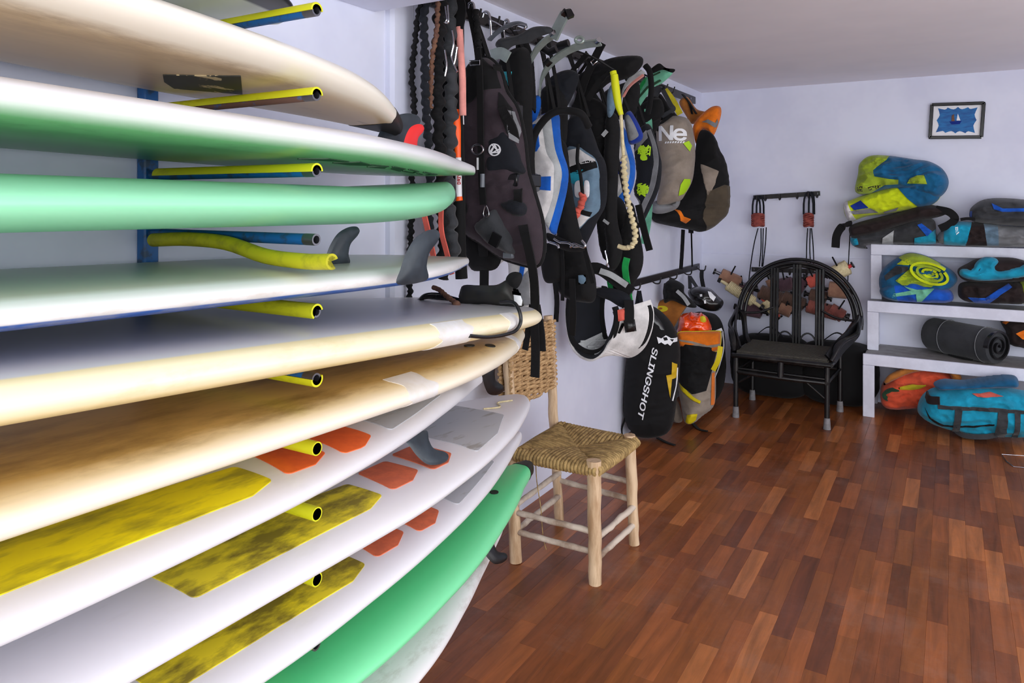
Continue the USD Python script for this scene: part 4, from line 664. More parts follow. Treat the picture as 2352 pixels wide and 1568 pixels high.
CB = [((1652, 628, 5.86), (1702, 650, 5.9), 'line_tan', 'grey_steel', .034, 'tan wound kite bar leftmost of the heap behind the armchair'), ((1668, 652, 5.84), (1735, 696, 5.84), 'rope_cream', 'rope_cream', .03, 'cream sleeved kite bar slanting down behind the armchair\'s left arm'), ((1742, 668, 5.93), (1800, 690, 5.93), 'line_brown', 'plastic_black', .04, 'brown wound kite bar behind the leftmost back slats'), ((1790, 656, 5.95), (1822, 650, 5.95), 'line_plum', 'plastic_white', .036, 'plum wound kite bar between the left and middle slats'), ((1755, 690, 5.92), (1785, 722, 5.92), 'rope_cream', 'cloth_coral', .03, 'cream wound kite bar hanging lowest on the left of the heap'), ((1790, 705, 5.93), (1818, 716, 5.93), 'line_tan', 'plastic_black', .034, 'small tan wound kite bar low between the left and middle slats'), ((1795, 680, 5.95), (1850, 702, 5.95), 'line_brown', 'plastic_black', .036, 'brown kite bar behind the middle slats'), ((1850, 700, 5.94), (1930, 722, 5.94), 'line_red', 'plastic_black', .038, 'red brown kite bar low behind the right slats'), ((1855, 650, 5.95), (1890, 636, 5.95), 'cloth_coral', 'plastic_black', .03, 'coral wound kite bar hanging right of the middle slats'), ((1902, 664, 5.9), (1948, 668, 5.9), 'line_tan', 'plastic_black', .042, 'tan wound kite bar framed by the right side of the hoop'), ((1912, 630, 5.9), (1950, 612, 5.9), 'rope_cream', 'print_red', .038, 'cream and red kite bar highest behind the hoop\'s right shoulder')]
CB += [((1690, 668, 5.9), (1730, 662, 5.92), 'line_plum', 'plastic_black', .034, 'plum wound kite bar beside the hoop\'s left shoulder'), ((1700, 706, 5.93), (1752, 716, 5.93), 'line_plum', 'plastic_black', .04, 'dark plum kite bar lowest left inside the hoop'), ((1768, 640, 5.96), (1782, 672, 5.96), 'line_tan', 'plastic_black', .026, 'short tan kite bar upright behind the leftmost slats'), ((1826, 668, 5.96), (1846, 640, 5.96), 'line_plum', 'plastic_black', .034, 'dark plum kite bar leaning on the middle slats'), ((1858, 676, 5.96), (1900, 684, 5.96), 'line_brown', 'plastic_black', .032, 'brown kite bar across the right slats'), ((1905, 708, 5.93), (1938, 728, 5.93), 'line_red', 'plastic_black', .034, 'dark red kite bar lowest right inside the hoop')]
for a, b, l, tc, r, lab in CB: ctrl(lab, on(*a[:2], 1, a[2]), on(*b[:2], 1, b[2]), l, tc, r)
for i, (px, py, rx, lab) in enumerate(((1770, 850, .3, 'black kite bag on the floor behind the left of the armchair'), (1925, 850, .27, 'black kite bag on the floor between armchair and shelf'))):
    c = on(px, py, 1, 5.84); t = thing('kite_bag', lab, 'bag', (c[0], c[1], 0)); part(t, 'body', blob((c[0], 5.85, .235), (rx, .13, .23), 70 + i, .05, 5, 3.4), 'cloth_black', 60); part(t, 'handle', strap([(c[0] - .1, 5.82, .46), (c[0], 5.80, .53), (c[0] + .1, 5.82, .46)], .03, .006, (0, 1, 0)), 'cloth_ink')

# ---------------------------------------------------------------- kite and surf gear hanging on the left wall
RZ = 2.285
ur = hookrail('long black hook rail under the ceiling along the left wall, loaded with harnesses', np.array([WX + .012, 2.27, RZ]), np.array([WX + .012, 5.84, RZ]), np.linspace(.01, .80, 20), .055)
lr = hookrail('short black hook rail low on the left wall, near the back corner', np.array([WX + .012, 4.36, .952]), np.array([WX + .012, 5.95, .95]), (.06, .3, .52, .74, .97), .045)
def hang(o, y, to, n=1, mt='cloth_black'):
    """loop of webbing from a rail hook to the gear"""
    to = np.asarray(to, float); hk = np.array([WX + .075, y, RZ - .03])
    for k in range(n): part(o, 'hanging_loop', strap([hk + [0, .02 * k, .012], hk * .5 + to * .5 + [.012, .01 * k, .02], to + [.03 * k, 0, 0]], .022, .005, (.3, 1, 0)), mt, 60)
def scrunch(p, r, seed=0, k=5.0, n=9):
    p = crom(p, 10); L = np.concatenate([[0], np.cumsum(np.linalg.norm(np.diff(p, axis=0), axis=1))]); m = int(L[-1] / .0045); s = np.linspace(0, L[-1], m); q = np.stack([np.interp(s, L, p[:, i]) for i in range(3)], 1)
    ph = s * 2 * np.pi / (r * k * .42); w = r * (1 + .24 * np.sin(ph)) + r * .1 * (meshkit.noise(np.stack([s * 60, s * 0 + seed, s * 0], 1)) - .5); q[:, 0] += r * .25 * np.sin(ph * .5 + seed); q[:, 2] += 0
    return tube(q, w, n)
def leash(label, spec, r, mt, seed=0, smooth_=False, group=None, name='bungee_leash'):
    p = pts(spec); t = thing(name, label, 'leash', p[0] if False else (p[:, 0].mean(), p[:, 1].mean(), p[:, 2].min()), group)
    part(t, 'cord', tube(p, r, 9, sm=6) if smooth_ else scrunch(p, r, seed), mt, 60); return t
Y = 2.16
t = leash('thin black scrunched leash, leftmost of the hanging bundle', [(985, -12, Y), (964, 18, Y), (952, 110, Y), (946, 180, Y), (951, 240, Y), (947, 400, Y), (943, 560, Y), (941, 690, Y)], .0105, 'cloth_black', 1)
t = leash('dark navy scrunched leash second from the left of the bundle', [(992, -15, Y), (974, 30, Y), (976, 120, Y), (977, 220, Y), (983, 310, Y), (988, 420, Y), (985, 560, Y)], .0145, 'cloth_ink', 2)
t = leash('rust brown cord hanging between the black leashes', [(1006, -5, 2.18), (1003, 70, 2.18), (993, 130, 2.18), (990, 190, 2.18), (988, 250, 2.18)], .009, 'rope_brown', 3)
Y = 2.21
t = leash('thick black scrunched leash in the middle of the bundle', [(1020, -20, Y), (1010, 40, Y), (1008, 150, Y), (1006, 260, Y), (1010, 380, Y), (1016, 520, Y), (1020, 640, Y)], .021, 'cloth_black', 4)
part(t, 'clip', list((tube(pts([(1022, 15, 2.19), (1026, 45, 2.19), (1020, 52, 2.19), (1030, 50, 2.19), (1028, 12, 2.19)]), .0035, 6, sm=4), tube(pts([(1021, 115, 2.19), (1026, 150, 2.19), (1022, 175, 2.19)]), .0035, 6, sm=4))), 'chrome', 60)
t = leash('smooth black double leash tucked behind the thick scrunched one', [(1024, -20, 2.3), (1024, 120, 2.3), (1024, 300, 2.3), (1022, 470, 2.3), (1026, 620, 2.3)], .022, 'cloth_black', 9, True)
t = leash('smooth black leash hanging behind the orange grip, reaching below it', [(1050, -20, 2.36), (1052, 100, 2.36), (1050, 260, 2.36), (1054, 400, 2.36), (1056, 560, 2.36), (1060, 640, 2.36)], .024, 'cloth_black', 10, True)
t = leash('long black padded leash right of the thick scrunched one', [(1036, -20, 2.27), (1034, 60, 2.27), (1036, 180, 2.27), (1034, 320, 2.27), (1032, 480, 2.27), (1046, 620, 2.27)], .024, 'cloth_charcoal', 5)
part(t, 'clip', list((tube(pts([(1038, 70, 2.24), (1042, 100, 2.24), (1037, 130, 2.24), (1044, 152, 2.24), (1050, 165, 2.24)]), .004, 6, sm=4), tube(pts([(1050, 108, 2.24), (1046, 135, 2.24), (1042, 150, 2.24)]), .0035, 6, sm=4))), 'chrome', 60)
t = thing('orange_leash', 'black leash with an orange grip and a white printed sleeve', 'leash', (-1.6, 2.29, 1.5)); Y = 2.29
part(t, 'webbing', strap(pts([(1048, -15, Y), (1048, 100, Y), (1046, 258, Y)]), .03, .012, (1, 0, 0)), 'cloth_black', 60)
part(t, 'grip', tube(pts([(1047, 252, Y), (1049, 300, Y), (1052, 365, Y)]), [.0155, .0165, .011], 12, sm=5), 'rubber_orange', 60); part(t, 'sleeve', tube(pts([(1052, 362, Y), (1054, 452, Y)]), .0125, 12), 'plastic_white', 60); part(t, 'end_collar', tube(pts([(1054, 452, Y), (1055, 461, Y)]), .0135, 12), 'rubber_orange', 50)
pl = Plane(-1.6, Y - .0135); gl = place(glyphs('DRIVE', .0125), (0, 0)); c = pl.uv([(1057.5, 412)])[0]
gl = place(gl, (c[0] + .0, c[1] - .02), math.pi / 2); part(t, 'lettering', cat(*[(lambda P_, T_, nb_: (np.vstack([pl.pt(P_, .0015), pl.pt(P_, -.001)]), np.vstack([T_, T_[:, ::-1] + len(P_)])))(*fillh(g, .003)) for g in gl]), 'print_red', False)
t = leash('pale pink webbing leash hanging beside the orange grip', [(1055, 62, 2.285), (1058, 120, 2.285), (1062, 180, 2.285), (1063, 265, 2.285)], .0135, 'cloth_pink', 6, True, name='pink_leash'); part(t, 'core_line', tube(pts([(1064, 262, 2.285), (1065, 286, 2.285)]), .002, 6), 'plastic_white')
part(t, 'upper_webbing', strap(pts([(1050, -18, 2.28), (1060, 20, 2.28), (1054, 66, 2.28)]), .04, .006, (1, 0, 0)), 'cloth_black')
o = solo('pink_strap', strap(pts([(968, 462, 2.11), (974, 492, 2.11), (984, 535, 2.11), (998, 600, 2.11)]), .021, .006, (1, 0, 0)), 'cloth_coral', 'coral pink strap slanting down behind the dark fin of the white board', 'strap')
o = solo('pink_strap', strap(pts([(1012, 420, 2.15), (1013, 475, 2.15), (1014, 530, 2.15), (1026, 580, 2.15), (1038, 630, 2.15)]), .019, .006, (1, 0, 0)), 'cloth_coral', 'longer coral pink strap right of the dark fin', 'strap')
# black V webbing with steel slider
t = thing('black_webbing', 'long black webbing strap with a steel slider in front of the maroon harness', 'strap', (-1.55, 2.5, 1.4)); Y = 2.42
part(t, 'webbing', strap(pts([(1070, -10, Y), (1084, 45, Y), (1096, 110, Y), (1102, 180, Y), (1104, 300, Y), (1106, 400, Y), (1110, 470, Y)]), .028, .006, (1, 0, 0)), 'cloth_black'); part(t, 'webbing', scrunch(pts([(1092, 22, Y), (1096, 60, Y), (1100, 110, Y)]), .012, 8), 'cloth_black', 60)
part(t, 'slider', tube(pts([(1078, 140, Y - .01), (1102, 139, Y - .01), (1102, 148, Y - .01), (1080, 150, Y - .01)]), .003, 6, closed=True), 'chrome', 60); part(t, 'ring', tube(np.array([on(1097 + 13 * math.cos(a), 343 + 11 * math.sin(a), 1, Y - .012) for a in np.linspace(0, 6.28, 20, endpoint=False)]), .0035, 7, True), 'chrome', 60)
part(t, 'toggle', tube(pts([(1108, 399, Y - .01), (1108, 430, Y - .01)]), .0095, 10), 'plastic_grey', 60); part(t, 'print', strap(pts([(1097, 362, Y - .006), (1097, 390, Y - .006)]), .008, .002, (1, 0, 0)), 'print_white'); part(t, 'snap_hook', tube(pts([(1114, 474, Y), (1110, 490, Y), (1113, 497, Y), (1120, 497, Y), (1123, 490, Y), (1118, 474, Y)]), .0032, 7, closed=True, sm=4), 'chrome', 60)
part(t, 'hook_end', tube(pts([(1076, 20, Y), (1078, 8, Y), (1086, 8, Y), (1089, 20, Y), (1088, 40, Y)]), .006, 8, sm=5), 'chrome', 60)
# maroon seat harness
t = thing('maroon_harness', 'dusty maroon and black padded harness with a round white emblem, nearest on the rail', 'harness', (-1.5, 2.525, 1.3)); pl = Plane(-1.5, 2.535)
B = padp(t, 'back_pad', pl, [(1072, 190), (1088, 145), (1120, 132), (1150, 160), (1165, 210), (1190, 250), (1206, 320), (1214, 390), (1228, 440), (1246, 505), (1251, 560), (1243, 602), (1222, 612), (1180, 602), (1150, 590), (1112, 562), (1070, 530), (1062, 450), (1062, 300)], 'cloth_maroon', .075, R=.09, wr=.009, seed=3, wf=11); hang(t, 2.535, pl.px([(1110, 140)])[0], 2)
padp(t, 'lower_pad', Plane(-1.5, 2.61), [(1070, 530), (1110, 545), (1150, 580), (1142, 615), (1110, 622), (1078, 612)], 'cloth_black', .03)
fp = padp(t, 'front_panel', Plane(-1.5, 2.485), [(1122, 318), (1140, 305), (1165, 296), (1184, 330), (1198, 370), (1205, 398), (1160, 402), (1120, 402)], 'cloth_ink', .035, R=.05, over=None, back=1.2)
cx, cy = 1147, 345; ring = [LineString([(cx + 13 * math.cos(a + .2), cy + 13 * math.sin(a + .2)) for a in np.linspace(0, 2 * math.pi, 24)]), LineString([(cx + 11 * math.cos(a), cy + 11 * math.sin(a)) for a in (.6, 2.475, 4.8, .6)]), LineString([(cx - 6, cy - 12), (cx + 9, cy + 3)]), LineString([(cx + 12, cy - 2), (cx - 6, cy + 8)]), LineString([(cx - 11, cy + 6), (cx + 1, cy - 10)])]
eg = shapely.union_all([g.buffer(1.3) for g in ring]); eg = shapely.transform(eg, lambda a: fp.pl.uv(a)); part(t, 'emblem', fp.decal([eg], th=.002, res=.006), 'print_white', False, 'round white line emblem')
padp(t, 'shoulder_pad', Plane(-1.5, 2.715), [(1068, 330), (1085, 300), (1112, 320), (1126, 355), (1122, 400), (1095, 425), (1070, 400)], 'cloth_dark_brown', .03, back=1.2); padp(t, 'chest_panel', Plane(-1.5, 2.495), [(1112, 225), (1140, 215), (1150, 260), (1148, 285), (1118, 300), (1108, 260)], 'cloth_ink', .02, back=2)
part(t, 'buckle', box(on(1144, 270, 1, 2.475), on(1163, 244, 1, 2.675), .004), 'plastic_black'); part(t, 'buckle', box(on(1187, 428, 1, 2.465), on(1203, 402, 1, 2.665), .004), 'plastic_black'); part(t, 'strap', strap(pts([(1142, 150, 2.465), (1150, 200, 2.685), (1154, 250, 2.455), (1180, 300, 2.465), (1193, 400, 2.675), (1190, 440, 2.455), (1190, 470, 2.465)]), .034, .007, (1, 0, 0)), 'cloth_black')
fl_ = padp(t, 'hip_flap', Plane(-1.5, 2.465), [(1150, 472), (1162, 460), (1190, 458), (1206, 470), (1208, 490), (1190, 498), (1168, 490)], 'cloth_ink', .03, back=1.5)
pp = padp(t, 'pouch', Plane(-1.5, 2.465), [(1093, 520), (1110, 498), (1138, 478), (1150, 490), (1165, 520), (1182, 555), (1180, 585), (1150, 575), (1115, 555)], 'cloth_charcoal', .04, wr=.006, seed=8, back=1.2); part(t, 'buckle', bar(on(1128, 545, 1, 2.405), on(1146, 556, 1, 2.405), .012, .05, (.5, 0, 1)), 'plastic_black')
part(t, 'strap', strap(pts([(1192, 480, 2.665), (1204, 530, 2.435), (1218, 590, 2.445), (1226, 640, 2.465), (1229, 700, 2.475), (1228, 745, 2.475), (1230, 800, 2.475), (1229, 866, 2.475)]), .036, .007, (1, 0, 0)), 'cloth_black', label='wide black strap hanging below the pad')
for q in ([(1222, 700, 2.485), (1213, 760, 2.485), (1206, 803, 2.485)], [(1234, 700, 2.485), (1244, 760, 2.485), (1247, 806, 2.485)]): part(t, 'strap', strap(pts(q), .024, .006, (1, 0, 0)), 'cloth_black')
part(t, 'strap', strap(pts([(1108, 560, 2.555), (1112, 610, 2.6), (1112, 660, 2.61)]), .042, .006, (1, 0, 0)), 'cloth_black'); part(t, 'clip', box(on(1160, 592, 1, 2.475), on(1176, 580, 1, 2.455), .003), 'plastic_grey')
dec(t, 'dark_yoke', B, [[(1074, 190), (1090, 150), (1120, 137), (1148, 162), (1160, 205), (1130, 215), (1105, 240), (1080, 250)], [(1160, 215), (1186, 250), (1198, 300), (1186, 310), (1170, 262)]], 'cloth_black', th=.003); dec(t, 'side_panel', B, [[(1180, 255), (1190, 258), (1202, 300), (1202, 330), (1190, 320)]], 'cloth_grey', th=.003); part(t, 'black_edging', tube(B.rim[::2], .008, 6, True), 'cloth_black', 60); dec(t, 'lower_panel', B, [[(1066, 420), (1085, 430), (1100, 480), (1088, 520), (1070, 520)]], 'cloth_black', th=.003)
# white vest behind, low
t = thing('white_harness', 'white and grey harness hanging behind the maroon one, its lower edge showing', 'harness', (-1.5, 2.80, 1.2)); pl = Plane(-1.5, 2.78); hang(t, 2.78, pl.px([(1190, 420)])[0])
w = padp(t, 'back_pad', pl, [(1150, 400), (1200, 400), (1225, 560), (1222, 700), (1190, 705), (1170, 660), (1165, 600), (1140, 610), (1130, 590)], 'cloth_white', .03, R=.05); dec(t, 'blue_edge', w, [[(1205, 600), (1214, 605), (1208, 640), (1200, 636)]], 'cloth_blue'); dec(t, 'grey_panel', w, [[(1195, 650), (1220, 620), (1222, 700), (1205, 700)]], 'cloth_grey')
# black harness with teal mark
t = thing('black_harness', 'black harness with a small turquoise patch, behind the maroon one', 'harness', (-1.45, 2.86, 1.5)); pl = Plane(-1.45, 2.86); hang(t, 2.86, pl.px([(1190, 120)])[0], 2)
b = padp(t, 'back_pad', pl, [(1146, 150), (1168, 118), (1200, 108), (1218, 125), (1224, 190), (1222, 260), (1227, 350), (1234, 450), (1256, 560), (1246, 580), (1215, 480), (1196, 330), (1175, 240), (1152, 190)], 'cloth_black', .05, R=.07, wr=.005); dec(t, 'turquoise_patch', b, [[(1171, 169), (1191, 169), (1185, 205), (1180, 189), (1172, 186)]], 'print_teal', th=.003); padp(t, 'side_panel', Plane(-1.45, 2.80), [(1180, 240), (1192, 235), (1200, 265), (1200, 300), (1190, 310), (1182, 280)], 'cloth_maroon', .01, back=2)
padp(t, 'shoulder_pad', Plane(-1.5, 2.97), [(1197, 130), (1200, 105), (1212, 96), (1224, 130), (1230, 200), (1230, 260), (1214, 230), (1200, 190)], 'cloth_black', .04, wr=.009, seed=12)
# steel spreader bars arching over the rail
def spreader(label, path, w, mt, ends=True, th=.008, extra=None):
    p = pts(path); t = thing('spreader_bar', label, 'spreader bar', p.mean(0)); side = (.75, .2, .6)
    part(t, 'bar_plate', strap(p, w, th, (.5, -.75, .4)), mt, 60)
    if ends:
        for q in (p[0], p[-1]): part(t, 'end_bolt', tube([q + [-.01, -.012, 0], q + [.01, -.03, .005]], .012, 10), 'chrome', 50)
    return t
mat('bar_steel', (176, 190, 184), .35, (150, 160, 156), 12, .6, metal=.55)
t = spreader('silver curved spreader bar, left of the two big ones near the ceiling', [(1206, 205, 2.98), (1212, 160, 2.94), (1228, 122, 2.9), (1250, 96, 2.88), (1274, 80, 2.88)], .042, 'bar_steel'); part(t, 'hook_plate', strap(pts([(1270, 88, 2.87), (1282, 62, 2.86), (1298, 32, 2.85)]), .05, .012, (.9, -.2, .3)), 'bar_steel', 60); part(t, 'hook_tip', strap(pts([(1294, 36, 2.845), (1303, 26, 2.84), (1312, 40, 2.84)]), .028, .02, (.7, .5, 0)), 'plastic_black', 50)
t = spreader('silver curved spreader bar, right of the two big ones near the ceiling', [(1238, 228, 3.1), (1244, 186, 3.06), (1262, 150, 3.02), (1292, 124, 3.0), (1330, 106, 3.0), (1378, 97, 3.0)], .046, 'bar_steel'); part(t, 'ring', tube(np.array([on(1331 + 9 * math.cos(a), 92 + 7 * math.sin(a), 1, 2.98) for a in np.linspace(0, 6.28, 16, endpoint=False)]), .008, 8, True), 'bar_steel', 60)
for q in ([(1248, 112, 2.97), (1262, 120, 2.97), (1278, 112, 2.97)], [(1254, 148, 3.0), (1264, 138, 3.0)], [(1282, 106, 2.97), (1306, 98, 2.97)]): part(t, 'roller', tube(pts(q), .017, 10), 'plastic_black', 60)
t = spreader('dark olive spreader bar nearest to the leashes', [(1124, 92, 2.72), (1140, 76, 2.70), (1165, 60, 2.68), (1190, 54, 2.68), (1210, 60, 2.68)], .02, 'plastic_grey', False); part(t, 'buckle_frame', list([tube(pts(q), .003, 6, sm=4) for q in ([(1176, 62, 2.66), (1194, 56, 2.66), (1208, 60, 2.66), (1200, 68, 2.66), (1180, 70, 2.66)], [(1160, 88, 2.66), (1158, 70, 2.66), (1166, 66, 2.66)], [(1126, 46, 2.7), (1140, 52, 2.7), (1156, 62, 2.7)])]), 'chrome', 60)
padp(t, 'webbing_pad', Plane(-1.5, 2.72), [(1138, 105), (1150, 88), (1190, 80), (1225, 62), (1262, 62), (1268, 74), (1235, 86), (1215, 98), (1180, 105), (1160, 118)], 'cloth_charcoal', .03, wr=.006); part(t, 'sleeve', strap(pts([(1128, 128, 2.69), (1150, 122, 2.69), (1168, 132, 2.69)]), .05, .008, (0, 0, 1)), 'bar_steel', 60)
part(t, 'hook', list([tube(pts(q), .0055, 7, sm=5) for q in ([(1108, 40, 2.6), (1112, 28, 2.6), (1122, 30, 2.6), (1126, 48, 2.6), (1128, 80, 2.62)], [(1158, 58, 2.7), (1160, 48, 2.7), (1166, 46, 2.7), (1170, 56, 2.7)])]), 'chrome', 60)
# blue and white waist harness
t = thing('blue_white_harness', 'white waist harness with blue and grey trim under an arched black strap', 'harness', (-1.45, 3.12, 1.4)); pl = Plane(-1.45, 3.12); hang(t, 3.12, pl.px([(1262, 262)])[0], 2)
o = padp(t, 'back_shell', pl, [(1222, 300), (1238, 268), (1262, 258), (1284, 264), (1287, 300), (1292, 345), (1305, 388), (1305, 420), (1298, 458), (1282, 520), (1276, 540), (1262, 525), (1236, 480), (1222, 450), (1226, 400)], 'cloth_blue', .05, R=.05)
g = padp(t, 'grey_trim', pl, [(1224, 300), (1240, 272), (1262, 264), (1274, 268), (1278, 300), (1284, 345), (1298, 390), (1297, 420), (1290, 455), (1274, 512), (1268, 524), (1258, 515), (1238, 475), (1226, 450), (1230, 400)], 'cloth_silver', .018, R=.03, over=o, back=0)
c = padp(t, 'white_core', pl, [(1228, 305), (1240, 282), (1256, 275), (1262, 300), (1270, 350), (1286, 380), (1287, 410), (1284, 450), (1270, 495), (1258, 510), (1240, 472), (1228, 450), (1232, 400)], 'cloth_white', .022, R=.03, over=g, back=0)
dec(t, 'blue_panel', c, [[(1230, 325), (1243, 290), (1254, 288), (1260, 338), (1254, 350), (1231, 352)], [(1263, 407), (1284, 406), (1283, 438), (1262, 436)], [(1236, 490), (1250, 490), (1258, 512), (1254, 520)]], 'cloth_navy' if False else 'cloth_blue', th=.004); dec(t, 'grey_panel', c, [[(1230, 394), (1246, 396), (1262, 404), (1261, 438), (1245, 446), (1228, 444)]], 'cloth_grey', th=.004)
part(t, 'neck_strap', tube(pts([(1224, 500, 3.06), (1219, 440, 3.04), (1219, 370, 3.02), (1226, 315, 3.0), (1246, 280, 3.0), (1272, 258, 3.0), (1302, 254, 3.02), (1335, 262, 3.04), (1352, 290, 3.1)]), .018, 9, sm=6), 'cloth_black', 60)
part(t, 'side_flap', Pad(Plane(-1.45, 3.06), [(1217, 228), (1222, 220), (1240, 222), (1242, 245), (1234, 268), (1222, 290), (1218, 270)], .015).mesh, 'cloth_blue'); part(t, 'hook', list([tube(pts(q), .006, 7, sm=5) for q in ([(1272, 548, 3.0), (1286, 556, 3.0), (1306, 558, 3.0), (1318, 566, 3.0), (1330, 566, 3.0)], [(1310, 568, 3.0), (1318, 560, 3.0), (1340, 568, 3.0), (1344, 562, 3.0), (1336, 552, 3.0)], [(1262, 556, 3.0), (1280, 562, 3.0), (1284, 570, 3.0)])]), 'chrome', 60); part(t, 'bar_pad', Pad(Plane(-1.45, 3.05), [(1256, 535), (1275, 540), (1305, 552), (1340, 562), (1345, 575), (1310, 578), (1280, 568), (1258, 552)], .03).mesh, 'cloth_black', 50)
# black seat harness low
t = thing('black_seat_harness', 'long black seat harness hanging below the blue and white one with loose leg straps', 'harness', (-1.4, 3.25, 1.0)); pl = Plane(-1.4, 3.22); hang(t, 3.22, pl.px([(1290, 330)])[0])
padp(t, 'back_pad', pl, [(1270, 340), (1300, 330), (1312, 420), (1330, 520), (1350, 580), (1368, 640), (1366, 690), (1335, 694), (1300, 684), (1278, 655), (1262, 600), (1250, 560), (1280, 540)], 'cloth_black', .05, R=.06, wr=.007)
padp(t, 'hip_pad', Plane(-1.4, 3.14), [(1246, 565), (1275, 560), (1292, 600), (1290, 640), (1270, 650), (1250, 644), (1242, 600)], 'cloth_black', .03); padp(t, 'label_patch', Plane(-1.4, 3.13), [(1328, 632), (1345, 631), (1346, 651), (1329, 653)], 'cloth_bluegrey', .006, R=.01, sm=False)
for q, w in (([(1274, 640, 3.14), (1279, 690, 3.15), (1277, 738, 3.16)], .024), ([(1314, 640, 3.12), (1317, 720, 3.12), (1314, 770, 3.13)], .03), ([(1290, 560, 3.13), (1293, 620, 3.12), (1292, 690, 3.13)], .016), ([(1340, 560, 3.12), (1352, 610, 3.12), (1362, 650, 3.13)], .02)): part(t, 'leg_strap', strap(pts(q), w, .006, (1, 0, 0)), 'cloth_black')
# black, white and turquoise harness
t = thing('turquoise_harness', 'charcoal harness with white, turquoise and blue grey panels and a coral pull cord', 'harness', (-1.4, 3.42, 1.4)); pl = Plane(-1.4, 3.42); hang(t, 3.42, pl.px([(1340, 268)])[0], 2)
o = padp(t, 'back_shell', pl, [(1298, 310), (1312, 268), (1342, 262), (1362, 305), (1376, 345), (1392, 378), (1395, 430), (1391, 472), (1374, 505), (1350, 555), (1338, 572), (1322, 540), (1306, 490), (1298, 420)], 'cloth_ink', .06, R=.07, wr=.004)
c = padp(t, 'front_panel', pl, [(1311, 350), (1340, 340), (1352, 345), (1380, 372), (1386, 430), (1384, 478), (1360, 505), (1336, 530), (1322, 505), (1312, 470)], 'cloth_bluegrey', .015, R=.02, over=o, back=0)
dec(t, 'white_panel', c, [[(1311, 350), (1342, 342), (1384, 372), (1330, 382), (1312, 391)], [(1318, 494), (1334, 487), (1370, 499), (1338, 527)]], 'cloth_white'); dec(t, 'black_band', c, [[(1312, 388), (1365, 370), (1384, 372), (1385, 385), (1345, 400), (1312, 398)], [(1333, 484), (1340, 477), (1372, 487), (1366, 497)]], 'cloth_black'); dec(t, 'turquoise_panel', c, [[(1322, 400), (1358, 385), (1345, 408), (1362, 425), (1352, 432), (1322, 418)]], 'cloth_cyan')
for q in ([(1321, 419), (1337, 417), (1337, 450), (1321, 450)], [(1342, 417), (1353, 418), (1353, 450), (1342, 450)]): padp(t, 'white_tab', Plane(-1.4, 3.325), q, 'plastic_white', .006, R=.008)
part(t, 'pull_cord', tube(pts([(1328, 330, 3.31), (1326, 370, 3.31), (1333, 400, 3.30), (1338, 446, 3.30)]), .009, 8, sm=5), 'cloth_black', 60); part(t, 'pull_handle', scrunch(pts([(1339, 444, 3.30), (1337, 465, 3.30), (1327, 485, 3.30), (1320, 500, 3.30)]), .017, 3, 3), 'cloth_coral', 60)
# black harness whose top sprawls over the rail
t = thing('sprawling_harness', 'big black harness whose straps spill over the rail beneath the ceiling', 'harness', (-1.45, 3.72, 1.9)); pl = Plane(-1.45, 3.72); hang(t, 3.7, pl.px([(1330, 170)])[0])
padp(t, 'back_pad', pl, [(1338, 200), (1352, 190), (1376, 225), (1402, 260), (1408, 320), (1398, 400), (1390, 480), (1405, 560), (1396, 600), (1378, 560), (1362, 400), (1342, 290)], 'cloth_black', .06, R=.06, wr=.008); padp(t, 'shoulder_pad', Plane(-1.45, 3.6), [(1318, 190), (1345, 162), (1385, 140), (1420, 130), (1470, 129), (1476, 148), (1455, 172), (1425, 185), (1400, 190), (1370, 215), (1340, 230)], 'cloth_black', .05, wr=.009, seed=4); padp(t, 'back_pad', Plane(-1.45, 3.27), [(1244, 215), (1258, 196), (1290, 200), (1304, 250), (1300, 330), (1280, 345), (1256, 330), (1246, 280)], 'cloth_black', .04, wr=.008); padp(t, 'hip_pad', Plane(-1.45, 3.62), [(1318, 235), (1350, 222), (1388, 240), (1402, 290), (1392, 360), (1370, 350), (1340, 290), (1316, 275)], 'cloth_black', .04, wr=.009, seed=3); padp(t, 'hip_pad', Plane(-1.45, 4.0), [(1388, 215), (1420, 195), (1462, 185), (1470, 215), (1458, 262), (1430, 275), (1396, 262)], 'cloth_black', .05, wr=.009, seed=5); padp(t, 'hip_pad', Plane(-1.45, 4.45), [(1455, 255), (1480, 225), (1512, 222), (1520, 262), (1508, 300), (1480, 330), (1460, 310)], 'cloth_black', .05, wr=.009, seed=6)
padp(t, 'shoulder_pad', Plane(-1.45, 3.29), [(1256, 195), (1275, 170), (1310, 160), (1330, 175), (1318, 215), (1290, 262), (1262, 262)], 'cloth_ink', .03, wr=.008)
for q, w in (([(1326, 240, 3.5), (1345, 180, 3.48), (1368, 130, 3.46), (1384, 99, 3.46)], .04), ([(1350, 230, 3.52), (1375, 190, 3.5), (1402, 165, 3.5)], .03), ([(1292, 200, 3.4), (1310, 170, 3.4), (1350, 122, 3.4)], .026)): part(t, 'strap', strap(pts(q), w, .008, (.8, 0, .5)), 'cloth_black')
part(t, 'buckle', list((tube(pts([(1357, 142, 3.45), (1368, 134, 3.45), (1372, 140, 3.45), (1362, 150, 3.45)]), .004, 6, True), tube(pts([(1316, 155, 3.4), (1324, 150, 3.4), (1326, 158, 3.4), (1318, 164, 3.4)]), .004, 6, True))), 'chrome', 60); part(t, 'trim_piece', cat(Pad(Plane(-1.45, 3.45), [(1330, 262), (1336, 252), (1345, 268), (1334, 272)], .008).mesh), 'cloth_silver')
t = spreader('grey and pink curved bar beside the yellow leash handle', [(1426, 238, 3.72), (1432, 208, 3.7), (1450, 182, 3.68), (1478, 164, 3.68)], .05, 'cloth_silver', False); part(t, 'pink_edge', strap(pts([(1432, 222, 3.68), (1448, 196, 3.66), (1478, 172, 3.66)]), .016, .01, (.5, -.75, .4)), 'cloth_pink')
